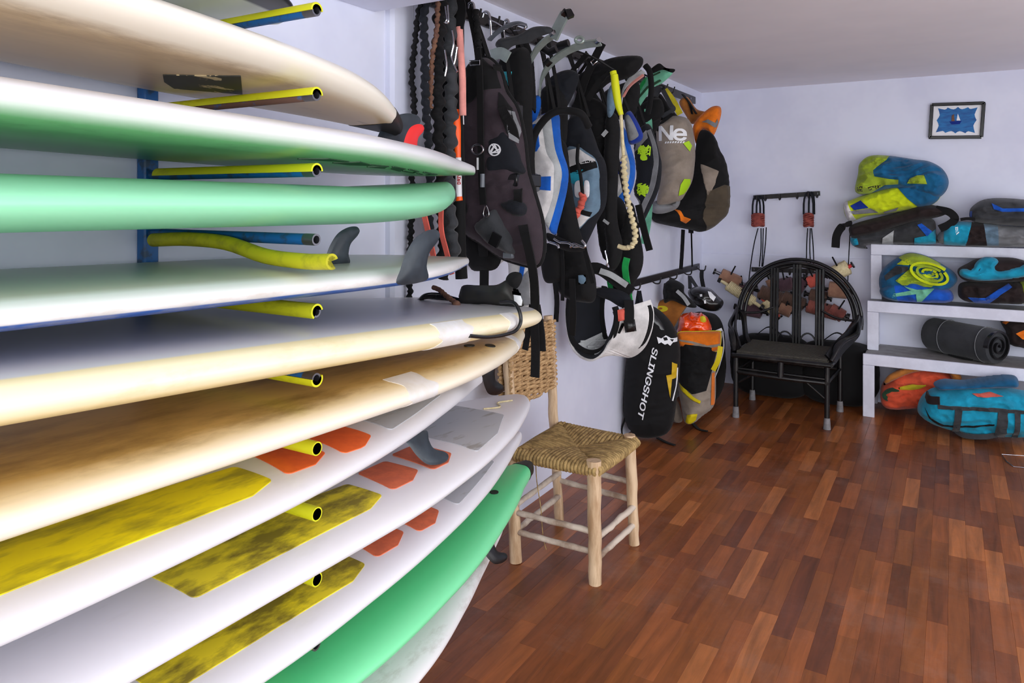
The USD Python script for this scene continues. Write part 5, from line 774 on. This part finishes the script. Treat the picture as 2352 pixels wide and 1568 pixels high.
# yellow handled leash
t = thing('yellow_leash', 'yellow handled leash with a cream scrunched cord curling up at its end', 'leash', (-1.35, 3.3, 1.3)); Y = 3.30
part(t, 'grip', tube(pts([(1411, 172, Y), (1414, 200, Y), (1420, 240, Y), (1427, 264, Y)]), [.018, .020, .0175, .012], 12, sm=5), 'rubber_yellow', 60); part(t, 'grip_end', tube(pts([(1408, 164, Y), (1410, 172, Y)]), .0165, 12), 'rubber_yellow', 50); part(t, 'cord', tube(pts([(1426, 262, Y), (1429, 310, Y), (1432, 360, Y)]), .0085, 9, sm=5), 'rope_cream', 60); part(t, 'scrunched_cord', scrunch(pts([(1432, 358, Y), (1434, 400, Y), (1440, 450, Y), (1450, 495, Y), (1459, 535, Y), (1455, 560, Y), (1442, 570, Y)]), .0125, 7, 2.6), 'rope_cream', 60); part(t, 'cord_end', tube(pts([(1444, 569, Y), (1432, 569, Y), (1420, 565, Y)]), .0115, 9, sm=5), 'rope_cream', 60); hang(t, 3.34, pts([(1409, 160, Y)])[0])
# charcoal strap harness, blue grey harness
t = thing('charcoal_harness', 'narrow charcoal harness hanging behind the yellow leash', 'harness', (-1.42, 3.62, 1.3)); pl = Plane(-1.42, 3.6); hang(t, 3.6, pl.px([(1402, 260)])[0])
padp(t, 'back_pad', pl, [(1392, 270), (1415, 262), (1424, 300), (1420, 400), (1418, 500), (1430, 560), (1425, 600), (1405, 620), (1392, 560), (1388, 420)], 'cloth_black', .05, R=.05, wr=.005); padp(t, 'grey_pad', Plane(-1.42, 3.55), [(1394, 225), (1400, 200), (1410, 195), (1416, 230), (1408, 262), (1396, 268)], 'cloth_bluegrey', .02); part(t, 'tab', cat(bar(on(1384, 312, 1, 3.5), on(1394, 300, 1, 3.5), .02, .006, (0, 1, 0))), 'cloth_silver'); part(t, 'tab', cat(bar(on(1386, 505, 1, 3.5), on(1398, 514, 1, 3.5), .014, .006, (0, 1, 0))), 'cloth_silver')
t = thing('blue_grey_harness', 'white and grey harness edged in blue, right of the yellow leash', 'harness', (-1.4, 3.85, 1.35)); pl = Plane(-1.4, 3.85); hang(t, 3.85, pl.px([(1448, 262)])[0])
o = padp(t, 'back_shell', pl, [(1414, 330), (1424, 290), (1438, 300), (1450, 340), (1459, 375), (1458, 410), (1450, 440), (1432, 470), (1424, 520), (1415, 520), (1412, 440)], 'cloth_blue', .045, R=.045); c = padp(t, 'grey_trim', pl, [(1415, 335), (1422, 300), (1434, 308), (1444, 345), (1452, 378), (1451, 408), (1443, 432), (1426, 455), (1418, 490), (1413, 440)], 'cloth_silver', .014, R=.02, over=o, back=0); d = padp(t, 'white_core', pl, [(1415, 360), (1420, 335), (1432, 335), (1440, 360), (1441, 410), (1430, 440), (1416, 450)], 'cloth_white', .01, R=.02, over=c, back=0); dec(t, 'navy_patch', d, [[(1415, 376), (1440, 372), (1440, 400), (1416, 402)]], 'cloth_navy')
f = padp(t, 'shoulder_flap', Plane(-1.4, 3.75), [(1434, 268), (1446, 254), (1458, 268), (1472, 295), (1477, 312), (1470, 325), (1448, 332), (1440, 310)], 'cloth_navy', .03, R=.03); padp(t, 'flap_face', Plane(-1.4, 3.75), [(1440, 275), (1446, 264), (1455, 275), (1467, 300), (1470, 314), (1452, 324), (1445, 308)], 'cloth_grey', .012, R=.02, over=f, back=0)
# green print harness and mint bar
t = thing('green_print_harness', 'charcoal harness with bright green scribble prints and grey edging', 'harness', (-1.4, 4.15, 1.4)); pl = Plane(-1.4, 4.15); hang(t, 4.15, pl.px([(1482, 290)])[0])
o = padp(t, 'back_shell', pl, [(1456, 330), (1468, 296), (1488, 284), (1502, 305), (1514, 350), (1520, 382), (1514, 432), (1494, 478), (1472, 520), (1464, 516), (1470, 470), (1456, 440), (1462, 400)], 'cloth_ink', .05, R=.06); part(t, 'edge_band', strap(np.array([o.pl.pt(o.pl.uv([q]), o.surf(o.pl.uv([q])) + .004)[0] for q in ((1494, 300), (1506, 335), (1512, 368), (1508, 410), (1500, 440), (1484, 475), (1470, 510))]), .03, .008, (1, 0, 0)), 'cloth_grey', 60)
for q in ([(1462, 350), (1470, 325), (1490, 300), (1494, 318), (1470, 345)], [(1460, 445), (1476, 462), (1474, 490), (1468, 480)]): dec(t, 'grey_panel', o, [q], 'cloth_grey', th=.003)
rs = np.random.default_rng(8)
for cx, cy, rr in ((1485, 350, 17), (1483, 436, 15)):
    sc = [LineString([(cx + rs.uniform(-rr, rr) * .9, cy + rs.uniform(-rr, rr)) for _ in range(4)]).buffer(1.1) for _ in range(11)] + [Point(cx + 2, cy + (14 if cy < 400 else -4)).buffer(7)]; u = shapely.union_all(sc).intersection(Point(cx, cy).buffer(rr * 1.15)); u = shapely.transform(u, lambda a: pl.uv(a)); part(t, 'scribble_print', o.decal([u], th=.002, res=.008), 'print_lime', False)
t = thing('mint_bar_pad', 'mint green ribbed bar pad high on the rail, hooked by a black strap', 'spreader bar', (-1.4, 4.3, 2.1)); pl = Plane(-1.4, 4.3)
o = padp(t, 'pad_body', pl, [(1464, 250), (1464, 220), (1472, 192), (1490, 172), (1515, 158), (1534, 160), (1545, 168), (1522, 190), (1500, 202), (1482, 226)], 'cloth_mint', .03, R=.03); dec(t, 'green_rib', o, [[(1468, 212), (1474, 190), (1488, 178), (1487, 190), (1472, 214)]], 'cloth_green', th=.004); dec(t, 'dark_rib', o, [[(1468, 226), (1490, 200), (1520, 184), (1522, 187), (1492, 204), (1470, 230)], [(1494, 178), (1520, 166), (1521, 169), (1495, 181)]], 'cloth_dark_green', th=.003)
part(t, 'hook_strap', tube(pts([(1482, 150, 4.2), (1492, 165, 4.2), (1496, 200, 4.2), (1493, 235, 4.22), (1488, 260, 4.25)]), .018, 8, sm=6), 'cloth_black', 60); padp(t, 'black_top', Plane(-1.4, 4.24), [(1492, 162), (1505, 150), (1516, 146), (1530, 156), (1550, 159), (1544, 167), (1522, 160), (1500, 168)], 'cloth_black', .015); padp(t, 'lower_pad', Plane(-1.45, 4.4), [(1460, 260), (1475, 238), (1500, 225), (1520, 230), (1525, 260), (1505, 280), (1470, 290)], 'cloth_black', .04); part(t, 'mint_tail', strap(pts([(1488, 250, 4.36), (1494, 380, 4.42), (1490, 480, 4.36), (1486, 520, 4.32), (1478, 560, 4.3)]), .045, .006, (1, 0, 0)), 'cloth_mint'); hang(t, 4.3, pl.px([(1495, 180)])[0])
# lower black and green strap harness
t = thing('green_strap_harness', 'black harness with bright green straps hanging low behind the cream cord', 'harness', (-1.4, 3.75, .9)); pl = Plane(-1.4, 3.72); hang(t, 3.72, pl.px([(1440, 470)])[0])
padp(t, 'back_pad', Plane(-1.4, 3.8), [(1394, 470), (1412, 450), (1436, 470), (1446, 540), (1448, 620), (1436, 700), (1412, 690), (1400, 610)], 'cloth_black', .05, R=.05, wr=.006, seed=2); padp(t, 'back_pad', pl, [(1400, 600), (1420, 560), (1440, 480), (1455, 470), (1470, 540), (1478, 590), (1472, 625), (1458, 650), (1445, 700), (1430, 690), (1420, 640)], 'cloth_black', .05, R=.05, wr=.006); part(t, 'green_strap', strap(pts([(1440, 592, 3.62), (1436, 615, 3.62), (1440, 650, 3.63), (1446, 690, 3.65)]), .034, .007, (1, 0, 0)), 'cloth_green'); part(t, 'green_strap', strap(pts([(1400, 645, 3.75), (1404, 668, 3.75)]), .03, .006, (1, 0, 0)), 'cloth_green'); part(t, 'side_strap', strap(pts([(1466, 470, 3.7), (1480, 530, 3.7), (1492, 575, 3.7)]), .035, .01, (1, 0, 0)), 'cloth_black'); part(t, 'lower_strap', strap(pts([(1436, 640, 3.63), (1438, 700, 3.62), (1442, 770, 3.5)]), .045, .009, (1, 0, 0)), 'cloth_black'); part(t, 'chain', tube(pts([(1390, 575, 3.55), (1395, 600, 3.55), (1392, 620, 3.55), (1402, 650, 3.55)]), .006, 6, sm=6), 'chrome', 60)
# open waist harness hanging as a loop
t = thing('open_waist_harness', 'white waist harness with black edging hanging open as a loop above the floor', 'harness', (-1.3, 3.5, .9)); Y0 = 3.40
lp = [(1314, 660), (1307, 700), (1308, 745), (1318, 785), (1345, 807), (1375, 808), (1400, 788), (1414, 756), (1418, 724), (1413, 704)]; dv = np.array([.125, .12, .0])
f0 = crom(pts([(a, b, Y0) for a, b in lp]), 6); mid_ = f0 + dv / 2; nrm = (mid_ - mid_.mean(0)); nrm /= np.linalg.norm(nrm, axis=1)[:, None]
def band(off, th, a=0, b=None, w=1.0): p = (mid_ + nrm * off)[a:b]; s = np.broadcast_to(dv, p.shape); return sweep(p, [(-.098 * w, -th / 2), (.098 * w, -th / 2), (.098 * w, th / 2), (-.098 * w, th / 2)], A=s)
part(t, 'outer_shell', band(.008, .012), 'cloth_white', 50); part(t, 'inner_lining', band(-.006, .012), 'cloth_ink', 50); part(t, 'silver_padding', band(-.015, .008, 17, 38, .8), 'cloth_silver', 50, 'silver quilted padding in the bottom of the loop')
for k in range(19, 38, 4): part(t, 'quilt_rib', tube([mid_[k] - nrm[k] * .02 - dv * .42, mid_[k] - nrm[k] * .021, mid_[k] - nrm[k] * .02 + dv * .42], .006, 6), 'cloth_silver', 60)
for s in (-.5, .5): part(t, 'edge_binding', tube(mid_ + dv * s * 1.02, .016, 9), 'cloth_black', 60)
part(t, 'top_strap', strap(pts([(1314, 650, 3.41), (1330, 628, 3.44), (1370, 616, 3.48), (1410, 640, 3.5), (1450, 672, 3.5)]), .06, .012, (0, .5, 1)), 'cloth_black'); part(t, 'grey_strap', strap(pts([(1378, 622, 3.47), (1405, 632, 3.48), (1440, 655, 3.48)]), .03, .01, (0, .3, 1)), 'cloth_silver'); padp(t, 'chest_pad', Plane(-1.3, 3.45), [(1362, 666), (1385, 660), (1420, 665), (1445, 678), (1450, 700), (1425, 704), (1400, 690), (1375, 680)], 'cloth_ink', .025)
pr = Plane(-1.3, 3.44, 30); padp(t, 'side_patch', pr, [(1418, 712), (1436, 708), (1438, 735), (1420, 738)], 'cloth_coral', .01, sm=False); padp(t, 'buckle_plate', pr, [(1432, 735), (1458, 733), (1462, 760), (1436, 764)], 'plastic_black', .014, sm=False); part(t, 'side_strap', strap(pts([(1444, 690, 3.42), (1446, 720, 3.4), (1444, 750, 3.4)]), .045, .008, (1, .4, 0)), 'cloth_black'); padp(t, 'dark_panel', pr, [(1418, 765), (1428, 742), (1436, 742), (1424, 766)], 'cloth_black', .01, sm=False); part(t, 'hanging_strap', strap(pts([(1325, 640, 3.42), (1322, 560, 3.45), (1330, 480, 3.5)]), .03, .006, (1, 0, 0)), 'cloth_black')
# two backpacks at the far end of the rail
t = thing('beige_backpack', 'taupe backpack with white letters and lime spots on the rail', 'backpack', (-1.5, 4.85, 1.4)); pl = Plane(-1.5, 4.85, 12)
o = padp(t, 'body', pl, [(1507, 290), (1520, 276), (1545, 266), (1575, 270), (1588, 285), (1594, 313), (1597, 349), (1596, 374), (1590, 415), (1574, 446), (1562, 461), (1531, 472), (1509, 468), (1516, 420), (1516, 395), (1510, 349)], 'cloth_taupe', .14, R=.12, wr=.016, seed=5, wf=9)
padp(t, 'base_panel', Plane(-1.5, 4.87, 12), [(1497, 470), (1512, 460), (1540, 466), (1562, 458), (1555, 478), (1525, 490), (1500, 488)], 'cloth_grey', .10, R=.05)
for tx, px, py, hx, hgt in (('N', 1514, 326, 1.25, .092), ('e', 1549, 326, 1.2, .098)):
    a0 = pl.uv([(px, py)])[0]; part(t, 'letter', o.decal(place(glyphs(tx, hgt), a0, 0, hx), th=.002, res=.01), 'print_white', False)
a0 = pl.uv([(1533, 333)])[0]; part(t, 'hatched_line', o.decal([Polygon([(a0[0] + k * .016, a0[1]), (a0[0] + k * .016 + .01, a0[1]), (a0[0] + k * .016 + .016, a0[1] + .012), (a0[0] + k * .016 + .006, a0[1] + .012)]) for k in range(8)], res=.008), 'print_white', False)
dec(t, 'lime_spot', o, [[(1574, 332), (1586, 326), (1592, 336), (1588, 350), (1580, 340)]], 'print_lime'); dec(t, 'lime_spot', o, [[(1568, 425), (1576, 412), (1588, 412), (1586, 428), (1572, 446), (1562, 450)]], 'print_lime')
for q, w, m_ in (([(1527, 206, 4.8), (1546, 232, 4.78), (1562, 262, 4.76)], .04, 'cloth_yellow'), ([(1522, 206, 4.8), (1540, 240, 4.74), (1546, 252, 4.74), (1520, 268, 4.72)], .03, 'cloth_charcoal'), ([(1516, 200, 4.82), (1505, 216, 4.8), (1500, 232, 4.8)], .05, 'cloth_charcoal'), ([(1545, 262, 4.72), (1522, 280, 4.7), (1508, 300, 4.7)], .02, 'cloth_black')): part(t, 'shoulder_strap', strap(pts(q), w, .008, (1, .2, .3)), m_)
padp(t, 'back_panel', Plane(-1.55, 4.92, 12), [(1500, 250), (1515, 215), (1535, 240), (1560, 270), (1580, 290), (1575, 330), (1510, 330), (1498, 290)], 'cloth_black', .06, R=.06); hang(t, 4.85, pts([(1524, 208, 4.8)])[0])
t = thing('orange_backpack', 'black and brown backpack with an orange flap, last on the rail', 'backpack', (-1.45, 5.35, 1.4)); pl = Plane(-1.45, 5.2, 45)
o = padp(t, 'body', pl, [(1600, 325), (1612, 298), (1632, 310), (1646, 344), (1659, 367), (1668, 425), (1665, 485), (1645, 512), (1613, 532), (1582, 527), (1531, 517), (1502, 508), (1499, 487), (1540, 470), (1575, 440), (1590, 400)], 'cloth_black', .13, R=.12, wr=.012, seed=7, wf=8, back=.25); dec(t, 'brown_panel', o, [[(1604, 440), (1640, 425), (1668, 430), (1664, 490), (1640, 514), (1612, 530), (1592, 500)]], 'cloth_brown'); dec(t, 'taupe_panel', o, [[(1598, 378), (1626, 395), (1618, 425), (1604, 450), (1598, 420)]], 'cloth_taupe'); dec(t, 'orange_patch', o, [[(1536, 480), (1544, 482), (1550, 496), (1566, 502), (1560, 512), (1546, 506)]], 'cloth_orange')
f = padp(t, 'flap', Plane(-1.5, 5.24, 6), [(1592, 290), (1606, 268), (1633, 246), (1652, 244), (1657, 256), (1652, 280), (1638, 312), (1622, 300), (1612, 300), (1600, 330), (1594, 312)], 'cloth_orange', .06, R=.05, wr=.008); dec(t, 'grey_band', f, [[(1616, 282), (1630, 276), (1646, 284), (1650, 275), (1652, 290), (1644, 294), (1628, 284)]], 'cloth_grey'); padp(t, 'flap_lining', Plane(-1.5, 5.38, 6), [(1560, 235), (1578, 222), (1600, 250), (1622, 258), (1610, 272), (1590, 285), (1575, 265)], 'cloth_ochre', .05, R=.04)
part(t, 'drawcord', tube(pts([(1620, 402, 5.15), (1626, 420, 5.15), (1629, 445, 5.15), (1636, 445, 5.15), (1640, 425, 5.15), (1634, 406, 5.15), (1621, 402, 5.15)]), .003, 6, sm=5), 'rope_cream', 60); part(t, 'logo_mark', list((tube(pts([(1647, 390, 5.16), (1651, 405, 5.16)]), .003, 6), tube(pts([(1648, 398, 5.16), (1655, 402, 5.16)]), .003, 6))), 'print_white')
for q, w in (([(1588, 420, 5.17), (1588, 480, 5.15), (1587, 535, 5.18)], .035), ([(1600, 380, 5.16), (1600, 440, 5.14), (1596, 490, 5.15)], .022), ([(1569, 527, 5.25), (1567, 570, 5.25), (1564, 618, 5.25)], .026), ([(1588, 535, 5.22), (1589, 570, 5.22), (1590, 612, 5.22)], .01), ([(1524, 512, 5.2), (1521, 535, 5.2), (1516, 550, 5.2), (1530, 556, 5.2)], .024)): part(t, 'strap', strap(pts(q), w, .007, (1, 0, 0)), 'cloth_black')
hang(t, 5.32, pts([(1590, 262, 5.3)])[0], 2)
# ---------------------------------------------------------------- bags under the low rail
def vee(o, px, py, Yr, a, b, Yb):
    for q in (a, b): part(o, 'hanging_strap', strap(pts([(px, py, Yr), ((px + q[0]) / 2, (py + q[1]) / 2, (Yr + Yb) / 2), (*q, Yb)]), .026, .006, (1, .5, 0)), 'cloth_ink')
t = thing('board_bag', 'tall black bag with white vertical lettering, standing on the floor by the left wall', 'bag', (-1.62, 4.45, 0)); pl = Plane(-1.6, 4.42, 18)
o = padp(t, 'body', pl, [(1462, 712), (1486, 700), (1515, 712), (1545, 745), (1561, 790), (1562, 840), (1555, 915), (1543, 980), (1515, 1000), (1465, 1000), (1440, 975), (1431, 930), (1438, 830), (1448, 750)], 'cloth_black', .13, R=.12, wr=.008, seed=11, wf=7); vee(t, 1468, 668, 4.5, (1462, 705), (1474, 705), 4.42)
gs = glyphs('SLINGSHOT', 1.0, True); gb = shapely.union_all(gs).bounds; top, bot = pl.uv([(1509, 786)])[0], pl.uv([(1475, 942)])[0]; d = bot - top; Ln = np.linalg.norm(d); an = math.atan2(d[1], d[0]); s_ = Ln / (gb[2] - gb[0]); gl = place(gs, (top[0] - .042 - .022 * math.cos(an + math.pi / 2) * -1 - .0, top[1]), an, s_, s_ * .62, .3); part(t, 'lettering', o.decal(gl, th=.002, res=.008), 'print_white', False, 'white vertical lettering')
dec(t, 'white_emblem', o, [[(1510, 764), (1520, 768), (1530, 762), (1542, 770), (1556, 772), (1556, 780), (1546, 779), (1540, 786), (1534, 780), (1528, 782), (1520, 776), (1514, 779)]], 'print_white'); dec(t, 'emblem_eye', o, [[(1524, 766), (1532, 766), (1535, 772), (1527, 773)], [(1539, 771), (1548, 773), (1545, 777)]], 'cloth_black', eps=.004); dec(t, 'gold_bolt', o, [[(1544, 822), (1556, 830), (1553, 860), (1544, 861), (1540, 905), (1531, 851), (1543, 850)]], 'print_gold'); part(t, 'piping', tube(np.array([pl.pt(pl.uv([q]), o.surf(pl.uv([q])) + .003)[0] for q in ((1556, 838), (1554, 872), (1548, 900), (1545, 912))]), .005, 6, sm=4), 'print_white', 60); part(t, 'cord', tube([on(*q) for q in ((1436, 960, 1, 4.33), (1428, 985, 1, 4.33), (1432, 1003, 2, .005), (1450, 1008, 2, .005))], .006, 7, sm=5), 'cloth_black', 60); part(t, 'strap_tail', strap([on(*q, 2, .006) for q in ((1510, 1005), (1530, 1015), (1550, 1022))], .02, .005, (0, 1, 0)), 'cloth_black'); padp(t, 'top_panel', Plane(-1.55, 4.33, 18), [(1470, 720), (1485, 712), (1505, 722), (1530, 760), (1520, 790), (1490, 760)], 'cloth_shiny_black', .02, back=2.5)
t = thing('orange_pack', 'orange, black and taupe pack with yellow straps standing against the black bag', 'backpack', (-1.4, 4.75, 0)); pl = Plane(-1.4, 4.78, 14)
o = padp(t, 'body', pl, [(1556, 778), (1560, 764), (1650, 760), (1657, 785), (1645, 840), (1642, 925), (1615, 953), (1592, 970), (1572, 966), (1564, 930), (1556, 875)], 'cloth_taupe', .13, R=.11, wr=.008, seed=15); dec(t, 'black_panel', o, [[(1558, 780), (1650, 790), (1640, 830), (1624, 886), (1592, 892), (1558, 868)]], 'cloth_black', th=.004); dec(t, 'yellow_strip', o, [[(1561, 870), (1572, 878), (1595, 898), (1612, 908), (1610, 914), (1590, 904), (1566, 886)]], 'print_yellow', th=.004); dec(t, 'yellow_blotch', o, [[(1580, 942), (1590, 938), (1604, 938), (1600, 956), (1588, 966), (1576, 960)]], 'print_yellow'); dec(t, 'orange_side', o, [[(1636, 850), (1642, 850), (1642, 926), (1634, 922)]], 'cloth_orange')
f = padp(t, 'front_flap', Plane(-1.4, 4.68, 14), [(1556, 772), (1562, 762), (1600, 761), (1650, 760), (1655, 766), (1654, 795), (1640, 808), (1600, 802), (1560, 795)], 'cloth_orange', .035, R=.03, back=2.2); dec(t, 'grey_band', f, [[(1560, 777), (1590, 781), (1625, 791), (1654, 787), (1654, 793), (1625, 797), (1590, 786), (1562, 781)]], 'cloth_taupe'); edge(t, f, 'cloth_yellow', .004); part(t, 'yellow_strap', strap(pts([(1655, 795, 4.62), (1650, 825, 4.62), (1638, 850, 4.64)]), .03, .006, (1, 0, 0)), 'print_yellow'); part(t, 'buckle_cord', tube(pts([(1660, 760, 4.66), (1662, 800, 4.66), (1652, 840, 4.66), (1642, 866, 4.66)]), .004, 6, sm=5), 'cloth_silver', 60)
h_ = padp(t, 'top_flap', Plane(-1.4, 4.72, 6, 25), [(1502, 708), (1507, 696), (1525, 687), (1545, 683), (1560, 686), (1579, 701), (1566, 720), (1556, 738), (1545, 757), (1522, 727)], 'cloth_ochre', .02, R=.04, sm=False); edge(t, h_, 'cloth_taupe', .004); rg2 = [Point(1522, 711).buffer(11).difference(Point(1519, 710).buffer(4))]; u = shapely.transform(shapely.affinity.scale(rg2[0], 1.25, .62), lambda a: h_.pl.uv(a)); part(t, 'flap_print', h_.decal([u], th=.002, res=.01), 'print_yellow', False); part(t, 'strap_tail', strap([on(*q, 2, .006) for q in ((1592, 972), (1605, 985), (1625, 990))], .02, .005, (0, 1, 0)), 'cloth_black'); padp(t, 'side_pocket', Plane(-1.45, 4.85, 14), [(1540, 930), (1555, 920), (1565, 945), (1566, 968), (1545, 966)], 'cloth_taupe', .05)
t = thing('stuff_sack', 'glossy orange stuff sack peeking out of the open pack', 'bag', (-1.35, 4.8, .7)); padp(t, 'body', Plane(-1.38, 4.80, 14), [(1558, 748), (1562, 726), (1580, 718), (1612, 720), (1628, 734), (1630, 764), (1560, 766)], 'cloth_shiny_orange', .09, R=.07, wr=.016, seed=18, wf=18); padp(t, 'gathered_top', Plane(-1.38, 4.76, 14), [(1582, 735), (1586, 716), (1598, 722), (1612, 718), (1614, 738), (1600, 746)], 'cloth_shiny_orange', .06, wr=.02, seed=19, wf=24); padp(t, 'yellow_tab', Plane(-1.38, 4.70, 14), [(1608, 728), (1618, 726), (1622, 738), (1610, 740)], 'cloth_yellow', .015)
t = thing('black_print_bag', 'black bag with white printed marks hanging from the low rail', 'bag', (-1.5, 5.35, .8)); pl = Plane(-1.5, 5.3, 10); o = padp(t, 'body', pl, [(1580, 668), (1600, 658), (1630, 662), (1650, 680), (1662, 694), (1652, 712), (1630, 714), (1606, 705), (1588, 690)], 'cloth_shiny_black', .1, R=.08, wr=.01, seed=25); vee(t, 1584, 634, 5.55, (1585, 662), (1602, 662), 5.3); dec(t, 'white_print', o, [[(1628, 666), (1634, 668), (1646, 680), (1642, 688), (1634, 680)]], 'print_white'); dec(t, 'white_print', o, [[(1611, 672), (1616, 671), (1617, 676), (1612, 677)]], 'print_white'); dec(t, 'white_print', o, [[(1621, 685), (1625, 684), (1626, 692), (1622, 692)]], 'print_white')
t = thing('black_strap_bag', 'dark green black soft bag hanging between the low rail and the orange flap', 'bag', (-1.6, 5.0, .8)); padp(t, 'body', Plane(-1.6, 5.0, 10), [(1524, 660), (1530, 648), (1545, 641), (1570, 654), (1572, 672), (1590, 690), (1600, 705), (1580, 705), (1545, 690), (1526, 695)], 'cloth_black', .07, R=.06, wr=.01); part(t, 'silver_strip', strap(pts([(1555, 668, 4.9), (1570, 682, 4.88), (1582, 700, 4.86)]), .024, .008, (1, 0, .5)), 'cloth_silver'); part(t, 'handle', tube(pts([(1528, 652, 5.0), (1526, 672, 4.95), (1530, 690, 4.92)]), .01, 7, sm=4), 'cloth_black', 60); part(t, 'hanging_strap', strap(pts([(1540, 640, 5.15), (1541, 648, 5.05)]), .02, .006, (1, 0, 0)), 'cloth_black')
t = thing('ink_bag', 'black kite bag slumped between the orange pack and the cane armchair', 'bag', (-1.4, 5.2, 0)); part(t, 'body', blob((-1.575, 5.42, .33), (.14, .2, .33), 91, .07, 5, 3.2), 'cloth_black', 60); part(t, 'white_tab', bar(on(1637, 765, 1, 5.1), on(1658, 756, 1, 5.1), .02, .012, (0, 1, 0)), 'print_white'); part(t, 'hanging_strap', strap(pts([(1612, 620, 5.75), (1612, 640, 5.65), (1620, 680, 5.5)]), .03, .006, (1, .3, 0)), 'cloth_black')
# ---------------------------------------------------------------- leash on the longboard, string
t = thing('ankle_leash', 'black surf leash with cuff lying on the end of the grey decked longboard', 'leash', (-1.2, 1.98, 1.19))
padp(t, 'cuff', Plane(-1.2, 1.97), [(1060, 658), (1100, 655), (1140, 654), (1165, 642), (1175, 650), (1186, 668), (1198, 684), (1200, 704), (1150, 702), (1105, 698), (1062, 703)], 'tape_black', .025, R=.03, wr=.004); padp(t, 'rail_saver', Plane(-1.2, 1.95), [(1162, 645), (1168, 630), (1182, 624), (1197, 628), (1199, 642), (1190, 660), (1180, 662)], 'cloth_black', .014); padp(t, 'logo_patch', Plane(-1.2, 1.935), [(1178, 662), (1190, 664), (1200, 690), (1198, 702), (1182, 700)], 'print_white', .004, sm=False); padp(t, 'logo_stripe', Plane(-1.2, 1.93), [(1176, 668), (1196, 673), (1197, 679), (1177, 676)], 'cloth_black', .004, sm=False)
part(t, 'cord', tube(pts([(1150, 694, 1.90), (1178, 694, 1.86), (1192, 712, 1.845), (1196, 738, 1.84), (1185, 758, 1.82), (1160, 768, 1.765), (1120, 774, 1.675), (1078, 771, 1.585)]), .0055, 8, sm=8), 'plastic_black', 60); part(t, 'cord', list([tube(pts([(948 + k * 3, 696 + k, 1.96), (975, 684 - k * 2, 1.95 - k * .01), (1010, 682 - k * 2, 1.95), (1050, 690 - k, 1.96), (1080, 692, 1.96)]), .0055, 7, sm=6) for k in range(4)]), 'plastic_black', 60); padp(t, 'cord_sleeve', Plane(-1.25, 2.02), [(950, 692), (975, 684), (1020, 684), (1062, 690), (1060, 702), (990, 702), (955, 702)], 'cloth_black', .015)
t2 = solo('plaited_cord', cat(scrunch(pts([(996, 660, 1.93), (1010, 666, 1.92), (1026, 680, 1.90), (1042, 692, 1.88), (1050, 698, 1.87)]), .0075, 5, 3), va(trimesh.creation.icosphere(2, .013).apply_translation(on(1048, 699, 1, 1.865)))), 'rope_brown', 'short brown plaited cord with a knot on the grey decked longboard', 'cord')
q = np.array([[-1.40, 2.16], [-1.37, 2.22], [-1.41, 2.27], [-1.39, 2.34]]); solo('string', tube(np.column_stack([q, [B8.z(a, b) + .004 for a, b in q]]), .003, 6, sm=6), 'rope_cream', 'loose cream string lying on the tip of a white striped board', 'string')
part(Obj('/World/surfboard_004', (B11.cx, 1.0, B11.z0 - B11.T / 2)), 'fin', fin((-1.22, 1.42, B11.z(-1.22, 1.42, False) + .004), .1, .09, .2, up=-1), 'fin_black')
